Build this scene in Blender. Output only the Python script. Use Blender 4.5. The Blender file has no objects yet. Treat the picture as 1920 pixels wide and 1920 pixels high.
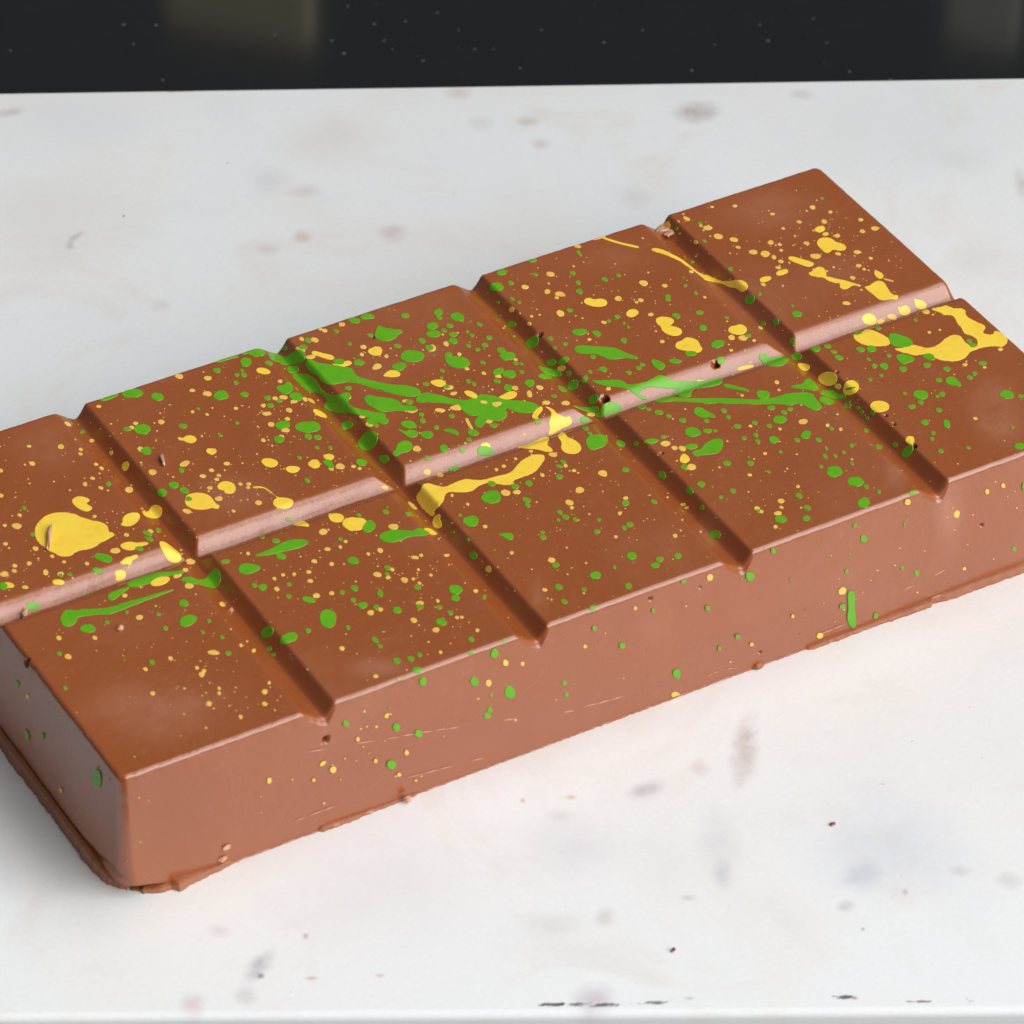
import bpy, bmesh, math, random
import numpy as np
from mathutils import Vector
from mathutils.geometry import delaunay_2d_cdt

S = 0.03                                    # one chocolate square is 30 mm long; all numbers below are in squares
# ------------------------------------------------------------------ camera
CAM = np.array([-5.537754, -13.628395, 12.788550])
RX, RY, RZ = 0.90172927, -0.01445894, -0.52526069
FPX = 8626.6455                             # focal length in photo pixels (1920 wide)
sc = bpy.context.scene
COL = sc.collection
cam = bpy.data.cameras.new('camera'); cam_o = bpy.data.objects.new('camera', cam); COL.objects.link(cam_o)
cam_o.location = (CAM * S).tolist(); cam_o.rotation_euler = (RX, RY, RZ)
cam.sensor_width = 36.0; cam.lens = FPX / 1920 * 36.0
cam.clip_start = 0.01; cam.clip_end = 50
cam.dof.use_dof = True; cam.dof.aperture_fstop = 64
sc.camera = cam_o
# ------------------------------------------------------------------ light: a large soft window from the front right, a dim room
w = bpy.data.worlds.new('World'); sc.world = w; w.use_nodes = True
bg = w.node_tree.nodes['Background']; bg.inputs[0].default_value = (0.93, 0.97, 1.0, 1); bg.inputs[1].default_value = 0.11
sc.view_settings.view_transform = 'Standard'; sc.view_settings.look = 'None'
sc.view_settings.exposure = 0.04; sc.view_settings.gamma = 1.0
TARGET = Vector((2.5 * S, 0.0, 0.3 * S))
def area(name, d, dist, sx, sy, power, col):
    l = bpy.data.lights.new(name, 'AREA'); l.shape = 'RECTANGLE'; l.size = sx; l.size_y = sy; l.energy = power; l.color = col
    o = bpy.data.objects.new(name, l); COL.objects.link(o)
    d = Vector(d).normalized(); o.location = TARGET + d * dist
    o.rotation_euler = (-d).to_track_quat('-Z', 'Y').to_euler()
    return o
area('window_light', (0.38, -0.74, 0.54), 6.4, 7.4, 5.4, 575.0, (0.99, 0.995, 1.0))
area('overhead_fill', (0.46, -0.06, 0.88), 2.2, 1.6, 1.2, 17.5, (0.99, 0.995, 1.0))  # added fill lamp overhead, lifts the marble towards the back
# ------------------------------------------------------------------ numbers read off the photograph
B = 1.155717; H = 0.643789; DEP = 0.064; A0, A1 = 1 - 0.90037, 4 + 0.90037; EB = 0.015
GX = [k + 0.017 for k in (1, 2, 3, 4)]
def euler(rx, ry, rz):
    c, s = math.cos, math.sin
    X = np.array([[1,0,0],[0,c(rx),-s(rx)],[0,s(rx),c(rx)]]); Y = np.array([[c(ry),0,s(ry)],[0,1,0],[-s(ry),0,c(ry)]])
    Z = np.array([[c(rz),-s(rz),0],[s(rz),c(rz),0],[0,0,1]]); return Z @ Y @ X
RM = euler(RX, RY, RZ)
def ray(px, py):
    px = np.atleast_1d(np.asarray(px, float)); py = np.atleast_1d(np.asarray(py, float))
    d = np.stack([(px - 960) / FPX, -(py - 960) / FPX, -np.ones_like(px)], 1) @ RM.T
    return d
def on_plane(px, py, z=0.0):
    d = ray(px, py); t = (z - CAM[2]) / d[:, 2]; return CAM + d * t[:, None]
cam.dof.focus_distance = float(np.linalg.norm(on_plane(1000, 700, H)[0] - CAM) * S)

def softplus(u, k): return k * np.logaddexp(0, u / k)
def vee(t, wl, wr, e=0.016, depth=DEP, soft=0.0):
    """depth of one groove, t = signed distance from its bottom line; wl / wr = half widths"""
    t = np.asarray(t, float); ww = np.where(t < 0, wl, wr)
    a = (np.sqrt(t * t + e * e) - e) / (np.sqrt(ww * ww + e * e) - e)
    b = np.clip(np.abs(t) / ww, 0, 1); b = b * b * (3 - 2 * b)
    return softplus(depth * (1 - (a * (1 - soft) + soft * np.where(a < 1, b, a))), np.where(t < 0, 0.0045, 0.0028))
def bulge(u, lo, hi, t):
    """the mould walls belly out a little"""
    k = np.clip(np.minimum(u - lo, hi - u) / 0.45, 0, 1); k = k * k * (3 - 2 * k)
    return 0.032 * k * np.sin(math.pi * np.clip(t, 0, 1))
def wobble(x, y):
    return 0.0016 * np.sin(2.1 * x + 1.3 * y) * np.sin(2.7 * y - 0.8 * x + 1) + 0.0008 * np.sin(7.3 * x + 2) * np.sin(6.1 * y + 1)
def groove(x, y):
    g = vee(y - 0.004, 0.066, 0.078, 0.030, 0.052, 0.75) * (1 + 0.05 * np.sin(5.3 * x + 1) + 0.03 * np.sin(17 * x))
    for k in GX: g = np.maximum(g, vee(x - k, 0.094, 0.052))
    return g
def top(x, y): return H - groove(x, y) + wobble(x, y)
def top_normal(x, y):
    h = 2e-3
    gx = (top(x + h, y) - top(x - h, y)) / (2 * h); gy = (top(x, y + h) - top(x, y - h)) / (2 * h)
    n = np.stack([-gx, -gy, np.ones_like(gx)], -1); return n / np.linalg.norm(n, axis=-1, keepdims=True)

# ------------------------------------------------------------------ helpers
def tag(o, label=None, cat=None, group=None, kind=None):
    if label: o['label'] = label
    if cat: o['category'] = cat
    if group: o['group'] = group
    if kind: o['kind'] = kind
    return o
def mesh_obj(name, verts, faces, mat, parent=None, smooth=True, origin=None):
    v = np.asarray(verts, float) * S
    if origin is not None: v = v - np.asarray(origin)
    me = bpy.data.meshes.new(name); me.from_pydata(v.tolist(), [], [list(map(int, f)) for f in faces]); me.update()
    if smooth: me.polygons.foreach_set('use_smooth', [True] * len(me.polygons))
    me.materials.append(mat)
    o = bpy.data.objects.new(name, me); COL.objects.link(o)
    if parent: o.parent = parent
    if origin is not None and parent is None: o.location = origin
    return o
class NT:
    def __init__(self, name):
        self.m = bpy.data.materials.new(name); self.m.use_nodes = True
        self.t = self.m.node_tree; self.bsdf = self.t.nodes['Principled BSDF']
    def n(self, typ, **kw):
        nd = self.t.nodes.new(typ)
        for k, v in kw.items(): setattr(nd, k, v)
        return nd
    def link(self, a, b): self.t.links.new(a, b)
    def noise(self, vec, scale, detail=3, rough=0.5, dist=0.0):
        nd = self.n('ShaderNodeTexNoise'); nd.inputs['Scale'].default_value = scale; nd.inputs['Detail'].default_value = detail
        nd.inputs['Roughness'].default_value = rough; nd.inputs['Distortion'].default_value = dist
        if vec is not None: self.link(vec, nd.inputs['Vector'])
        return nd
    def rng(self, val, a, b, c, d, smooth=False):
        nd = self.n('ShaderNodeMapRange'); nd.interpolation_type = 'SMOOTHSTEP' if smooth else 'LINEAR'
        for i, q in zip((1, 2, 3, 4), (a, b, c, d)): nd.inputs[i].default_value = q
        self.link(val, nd.inputs[0]); return nd.outputs[0]
    def mix(self, fac, a, b):
        nd = self.n('ShaderNodeMix', data_type='RGBA')
        for sock, v in ((nd.inputs[0], fac), (nd.inputs[6], a), (nd.inputs[7], b)):
            if isinstance(v, (tuple, list)): sock.default_value = (*v, 1) if len(v) == 3 else v
            elif isinstance(v, (int, float)): sock.default_value = v
            else: self.link(v, sock)
        return nd.outputs[2]
    def math(self, op, a, b=None):
        nd = self.n('ShaderNodeMath', operation=op)
        for s_, v in zip(nd.inputs, (a, b)):
            if v is None: continue
            if isinstance(v, (int, float)): s_.default_value = v
            else: self.link(v, s_)
        return nd.outputs[0]
    def mapping(self, vec, loc=(0,0,0), rot=(0,0,0), scale=(1,1,1), typ='POINT'):
        nd = self.n('ShaderNodeMapping', vector_type=typ); nd.inputs[1].default_value = loc; nd.inputs[2].default_value = rot; nd.inputs[3].default_value = scale
        self.link(vec, nd.inputs[0]); return nd.outputs[0]
    def bump(self, h, strength, dist, prev=None):
        nd = self.n('ShaderNodeBump'); nd.inputs['Strength'].default_value = strength; nd.inputs['Distance'].default_value = dist
        self.link(h, nd.inputs['Height'])
        if prev is not None: self.link(prev, nd.inputs['Normal'])
        return nd.outputs[0]
    def obj(self): return self.n('ShaderNodeTexCoord').outputs['Object']
BLOOM_SHEEN = [(300,1330,170,75,.7),(1870,775,60,70,.8),(1325,985,26,40,.6),(1680,885,28,34,.6),(1010,1115,22,40,.5),(1450,395,120,50,.5),(820,1010,90,40,.25),(100,830,90,60,.5),(1790,910,50,16,.8),(700,1250,90,24,.6),(1150,480,110,40,.25),(430,930,110,50,.4)]
def chocolate(name, base, pale, rough=0.34, relief=1.0, bloom_sheen=False):
    M = NT(name); p = M.obj()
    n1 = M.noise(p, 38, 5, 0.6, 0.6); n2 = M.noise(p, 900, 2); n3 = M.noise(p, 120, 4, 0.65)
    c = M.mix(M.rng(n1.outputs[0], 0.52, 0.80, 0, 0.24, True), base, pale)
    c = M.mix(M.rng(n3.outputs[0], 0.35, 0.65, 0, 0.10), c, tuple(v * 0.8 for v in base))
    if bloom_sheen:                                                   # fat bloom, plus the hazy sheen of the tops painted into the colour
        for (x, y, rx, ry, st) in BLOOM_SHEEN:
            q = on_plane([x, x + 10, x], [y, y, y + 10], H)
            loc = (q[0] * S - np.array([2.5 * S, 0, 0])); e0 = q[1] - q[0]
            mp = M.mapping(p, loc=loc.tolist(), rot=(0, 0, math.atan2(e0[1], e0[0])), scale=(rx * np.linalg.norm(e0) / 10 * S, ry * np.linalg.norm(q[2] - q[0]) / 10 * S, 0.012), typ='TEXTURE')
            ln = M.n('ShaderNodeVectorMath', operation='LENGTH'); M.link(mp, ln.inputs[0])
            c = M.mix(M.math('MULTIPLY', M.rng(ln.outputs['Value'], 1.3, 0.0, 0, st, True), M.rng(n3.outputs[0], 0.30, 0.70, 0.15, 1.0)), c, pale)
    c = M.mix(M.rng(n2.outputs[0], 0.66, 0.76, 0, 0.22), c, pale)
    M.link(c, M.bsdf.inputs['Base Color'])
    M.link(M.rng(n1.outputs[0], 0.3, 0.75, rough - 0.05, rough + 0.10), M.bsdf.inputs['Roughness'])
    M.bsdf.inputs['IOR'].default_value = 1.8
    st = M.noise(M.mapping(p, scale=(60, 1400, 60), rot=(0, 0, 0.25)), 1.0, 2)
    b = M.bump(n3.outputs[0], 0.16 * relief, 0.0008); b = M.bump(n1.outputs[0], 0.25 * relief, 0.0015, b)
    b = M.bump(st.outputs[0], 0.05 * relief, 0.0002, b)
    b = M.bump(M.noise(p, 2500, 2).outputs[0], 0.05 * relief, 0.0001, b)
    M.link(b, M.bsdf.inputs['Normal']); return M.m
def paint(name, base, dark, rough=0.33):
    M = NT(name); p = M.obj()
    n = M.noise(p, 260, 3); f = M.noise(p, 3000, 2)
    c = M.mix(M.rng(n.outputs[0], 0.30, 0.72, 0, 0.75), base, dark); g = M.noise(p, 900, 3); c = M.mix(M.rng(g.outputs[0], 0.50, 0.75, 0, 0.35), c, tuple(v * 0.78 for v in dark))
    M.link(c, M.bsdf.inputs['Base Color']); M.bsdf.inputs['Roughness'].default_value = rough; M.bsdf.inputs['IOR'].default_value = 1.46
    M.link(M.bump(f.outputs[0], 0.06, 0.0001), M.bsdf.inputs['Normal']); return M.m
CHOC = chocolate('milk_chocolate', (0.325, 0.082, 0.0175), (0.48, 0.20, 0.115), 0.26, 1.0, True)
CHOC_EDGE = chocolate('broken_chocolate', (0.33, 0.095, 0.026), (0.50, 0.23, 0.11), 0.45, 3.0)
CRUMB = chocolate('chocolate_shaving', (0.64, 0.34, 0.205), (0.72, 0.45, 0.31), 0.55, 3.0)
CRUMB_DARK = chocolate('dark_crumb', (0.20, 0.045, 0.018), (0.30, 0.10, 0.05), 0.5, 3.0)
SCRATCH = paint('chocolate_scuff', (0.66, 0.33, 0.22), (0.58, 0.26, 0.16), 0.45)
GREEN = paint('green_cocoa_butter', (0.135, 0.43, 0.009), (0.10, 0.37, 0.009))
YELLOW = paint('yellow_cocoa_butter', (0.98, 0.69, 0.075), (0.96, 0.60, 0.045))
OCHRE = paint('ochre_film', (0.33, 0.125, 0.012), (0.30, 0.095, 0.018), 0.3)
YELLOW_THIN = paint('pale_yellow_cocoa_butter', (0.92, 0.60, 0.115), (0.80, 0.46, 0.08))
GREEN_THIN = paint('pale_green_cocoa_butter', (0.15, 0.38, 0.014), (0.18, 0.32, 0.014))
GREEN_DOT = paint('thin_green_cocoa_butter', (0.20, 0.31, 0.014), (0.26, 0.24, 0.014))
YELLOW_DOT = paint('thin_yellow_cocoa_butter', (0.86, 0.54, 0.16), (0.72, 0.40, 0.12))

# ------------------------------------------------------------------ black counter the slab lies on
ZC = -0.72
M = NT('black_polished_stone'); p = M.obj()
n = M.noise(p, 220, 4)
M.link(M.mix(M.rng(n.outputs[0], 0.4, 0.75, 0, 1), (0.0016, 0.0022, 0.0028), (0.003, 0.0038, 0.0045)), M.bsdf.inputs['Base Color'])
M.bsdf.inputs['Roughness'].default_value = 0.13; M.bsdf.inputs['IOR'].default_value = 1.9
BLACK = M.m
L = 45
tag(mesh_obj('counter_top', [(-L, -L, ZC), (L, -L, ZC), (L, L, ZC), (-L, L, ZC)], [(0, 1, 2, 3)], BLACK, smooth=False), kind='structure')

# ------------------------------------------------------------------ marble slab
STAINS = [  # photo px x, y, half width, half height, tilt, colour, strength, raggedness
 (860,175,26,12,0,(.66,.48,.33),.40,.5),(900,230,24,14,0,(.62,.52,.50),.25,.5),(990,228,24,8,-10,(.56,.45,.38),.45,.5),(1013,270,17,10,0,(.58,.42,.36),.40,.5),
 (1305,212,40,20,-20,(.42,.30,.25),.62,.9),(1500,178,24,10,0,(.60,.50,.45),.35,.5),(15,212,34,8,-20,(.48,.44,.45),.45,.5),(570,357,30,12,-15,(.58,.46,.44),.35,.6),
 (505,340,40,24,0,(.62,.60,.64),.25,.5),(570,442,18,12,0,(.55,.38,.30),.50,.8),(500,467,24,12,0,(.60,.47,.43),.35,.7),(735,437,28,17,0,(.52,.40,.38),.42,.8),
 (143,443,20,5,-52,(.34,.26,.34),.62,.8),(131,459,9,9,0,(.32,.24,.30),.5,.6),(232,405,3,2.5,0,(.10,.07,.07),.9,.2),(620,265,110,55,0,(.78,.74,.68),.40,.4),
 (300,572,22,12,0,(.62,.52,.46),.30,.6),(1195,370,34,22,0,(.62,.58,.58),.28,.6),(1915,345,14,28,0,(.55,.45,.42),.40,.6),(100,400,180,90,0,(.80,.78,.71),.40,.4),
 (1395,1405,24,58,8,(.46,.32,.27),.58,1),(1313,1440,17,16,0,(.60,.45,.38),.40,.9),(1215,1480,36,15,-38,(.42,.37,.42),.52,.9),(1345,1580,40,70,0,(.58,.58,.63),.30,.7),
 (1355,1640,20,28,0,(.46,.47,.54),.40,.8),(1290,1684,16,6,0,(.48,.46,.44),.42,.6),(1660,1590,150,85,-10,(.60,.63,.75),.36,.6),(1612,1640,44,28,-15,(.48,.50,.62),.45,.9),
 (1585,1700,18,11,-30,(.44,.40,.42),.48,.8),(1890,1650,24,16,-15,(.50,.43,.42),.45,.9),(1795,1632,22,11,20,(.54,.47,.47),.35,.8),(485,1812,22,34,25,(.36,.31,.37),.60,1),
 (489,1830,8,6,0,(.16,.13,.16),.7,.6),(463,1868,22,17,0,(.52,.38,.30),.45,.9),(360,1885,24,22,0,(.60,.40,.40),.42,.8),(410,1745,22,12,0,(.66,.50,.52),.35,.7),
 (583,1834,11,4,0,(.60,.40,.26),.6,.4),(712,1829,9,4,0,(.60,.40,.26),.6,.4),(573,1755,6,6,0,(.30,.28,.28),.5,.3),(1115,1872,38,26,0,(.46,.32,.40),.55,.8),
 (1135,1720,22,18,0,(.48,.46,.36),.35,.8),(1035,1735,60,26,0,(.62,.58,.50),.32,.7),(980,1501,5,5,0,(.62,.42,.28),.6,.4),(1070,1495,11,5,0,(.68,.48,.30),.6,.4),
 (1048,1530,24,14,0,(.60,.56,.56),.32,.7),(1618,1742,4,4,0,(.34,.34,.36),.55,.3),(1697,1672,6,6,0,(.42,.44,.44),.5,.3),(1080,1590,90,60,0,(.74,.72,.76),.4,.5),
 (1111,1884,95,8,0,(.10,.085,.09),.85,3.0),(1222,1880,50,6,-4,(.13,.12,.12),.85,3.0),(1585,1869,36,6,0,(.09,.07,.07),.9,2.6),(1602,1871,7,3,0,(.45,.06,.06),.9,.6),
 (1722,1878,66,4,0,(.20,.11,.11),.9,3.0),(1822,1876,16,5,0,(.08,.07,.07),.9,2.0),(1030,1883,50,5,0,(.10,.09,.09),.9,3.0),(1292,1872,10,4,0,(.3,.27,.25),.6,1),
 (335,171,45,3,0,(.70,.22,.25),.7,1.5),(425,168,34,3,0,(.68,.20,.24),.6,1.5),(250,1480,5,3,0,(.5,.45,.42),.3,.5),(1655,1470,6,2,0,(.66,.46,.30),.5,.4),
 (160,230,120,60,0,(.80,.82,.84),.4,.4),(1700,250,200,90,0,(.79,.82,.84),.35,.4),(700,1650,200,120,0,(.74,.74,.77),.3,.4),(1800,300,60,30,0,(.66,.62,.62),.22,.6),(1250,470,16,5,0,(.5,.4,.4),.3,.5)]
M = NT('white_marble'); p = M.obj()
n1 = M.noise(p, 22, 4, 0.55, 0.8); n2 = M.noise(p, 60, 4, 0.6); n3 = M.noise(p, 1500, 2)
MB0 = (0.862, 0.868, 0.868)
c = M.mix(M.rng(n1.outputs[0], 0.42, 0.72, 0, 0.6, True), MB0, (0.85, 0.82, 0.765))
c = M.mix(M.rng(n2.outputs[0], 0.50, 0.80, 0, 0.35, True), c, (0.74, 0.745, 0.775))
nw = M.noise(p, 34, 5, 0.62, 1.4)
c = M.mix(M.rng(nw.outputs[0], 0.50, 0.72, 0, 0.6, True), c, (0.80, 0.75, 0.685))
c = M.mix(M.rng(n3.outputs[0], 0.58, 0.72, 0, 0.5), c, (0.92, 0.92, 0.925))
c = M.mix(M.rng(n3.outputs[0], 0.42, 0.28, 0, 0.30), c, (0.74, 0.74, 0.76))
wn = M.noise(p, 130, 4, 0.65)
wv = M.n('ShaderNodeVectorMath', operation='SUBTRACT'); M.link(wn.outputs[1], wv.inputs[0]); wv.inputs[1].default_value = (0.5, 0.5, 0.5)
rag = M.noise(p, 420, 4, 0.7).outputs[0]
rag2 = M.noise(M.mapping(p, rot=(0, 0, 0.48), scale=(1, 2.2, 2.2)), 420, 4, 0.75).outputs[0]
for (x, y, rx, ry, tilt, colr, stg, rg) in STAINS:
    q = on_plane([x, x + 10, x], [y, y, y + 10], 0.0)
    pu = np.linalg.norm(q[1] - q[0]) / 10; pv = np.linalg.norm(q[2] - q[0]) / 10
    ang = math.atan2((q[1] - q[0])[1], (q[1] - q[0])[0]) - math.radians(tilt)
    loc = (q[0] * S).tolist()
    m_ = M.mapping(p, loc=loc, rot=(0, 0, ang), scale=(max(rx * pu * S, 1e-6), max(ry * pv * S, 1e-6), 0.01), typ='TEXTURE')
    if rg < 1.4 and rx > 7:
        ad = M.n('ShaderNodeVectorMath', operation='MULTIPLY_ADD'); M.link(wv.outputs[0], ad.inputs[0]); ad.inputs[1].default_value = (1.7 * min(rg, 1), 1.7 * min(rg, 1), 0); M.link(m_, ad.inputs[2]); m_ = ad.outputs[0]
    ln = M.n('ShaderNodeVectorMath', operation='LENGTH'); M.link(m_, ln.inputs[0])
    if rg >= 1.4:
        f = M.rng(ln.outputs['Value'], 1.25, 0.2, 0, 1, True)
        f = M.rng(M.math('ADD', rag2, M.math('MULTIPLY', f, 0.30)), 0.70, 0.80, 0, stg, True)
    else:
        f = M.rng(ln.outputs['Value'], 1.45, 0.0, 0, min(0.85, stg * 1.25), True)
        if rx > 7: f = M.math('MULTIPLY', f, M.rng(rag, 0.30, 0.68, 1 - 0.62 * min(rg, 1), 1.0))
    c = M.mix(f, c, tuple(v * 0.94 for v in colr))
M.link(c, M.bsdf.inputs['Base Color'])
M.bsdf.inputs['Roughness'].default_value = 0.42; M.bsdf.inputs['IOR'].default_value = 1.48
b = M.bump(n2.outputs[0], 0.05, 0.0008); b = M.bump(M.noise(p, 1800, 3).outputs[0], 0.10, 0.00015, b)
M.link(b, M.bsdf.inputs['Normal'])
MARBLE = M.m
def along(a, b_, t): return a + (b_ - a) * t
bk = on_plane([0, 1920], [174, 145.5], 0.0); fr = on_plane([0, 1920], [1908, 1896], 0.0)
bm = bmesh.new()
c4 = [along(fr[0], fr[1], -0.35), along(fr[0], fr[1], 1.45), along(bk[0], bk[1], 1.35), along(bk[0], bk[1], -0.30)]
vs = [bm.verts.new((q[0] * S, q[1] * S, 0)) for q in c4] + [bm.verts.new((q[0] * S, q[1] * S, (ZC + 0.004) * S)) for q in c4]
bm.faces.new(vs[:4]); bm.faces.new(vs[4:][::-1])
for i in range(4): bm.faces.new((vs[i], vs[i + 4], vs[(i + 1) % 4 + 4], vs[(i + 1) % 4]))
bmesh.ops.recalc_face_normals(bm, faces=bm.faces)
fe = [e for e in bm.edges if all(abs(v.co.z) < 1e-9 for v in e.verts)]
front_edge = [e for e in fe if vs[0] in e.verts and vs[1] in e.verts]
bmesh.ops.bevel(bm, geom=front_edge, offset=0.035 * S, segments=6, profile=0.5, affect='EDGES')
fe = [e for e in bm.edges if all(abs(v.co.z) < 1e-9 for v in e.verts) and e.calc_length() > 3 * S and all(v.co.dot(Vector((0.469, 0.883, 0))) > 3 * S for v in e.verts)]
bmesh.ops.bevel(bm, geom=fe, offset=0.015 * S, segments=2, profile=0.5, affect='EDGES')
me = bpy.data.meshes.new('marble_slab'); bm.to_mesh(me); bm.free(); me.materials.append(MARBLE)
me.polygons.foreach_set('use_smooth', [True] * len(me.polygons)); me.set_sharp_from_angle(angle=math.radians(40))
slab = bpy.data.objects.new('marble_slab', me); COL.objects.link(slab)
tag(slab, 'white marble slab with faint brown and grey stains under the chocolate bar', 'slab')
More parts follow.
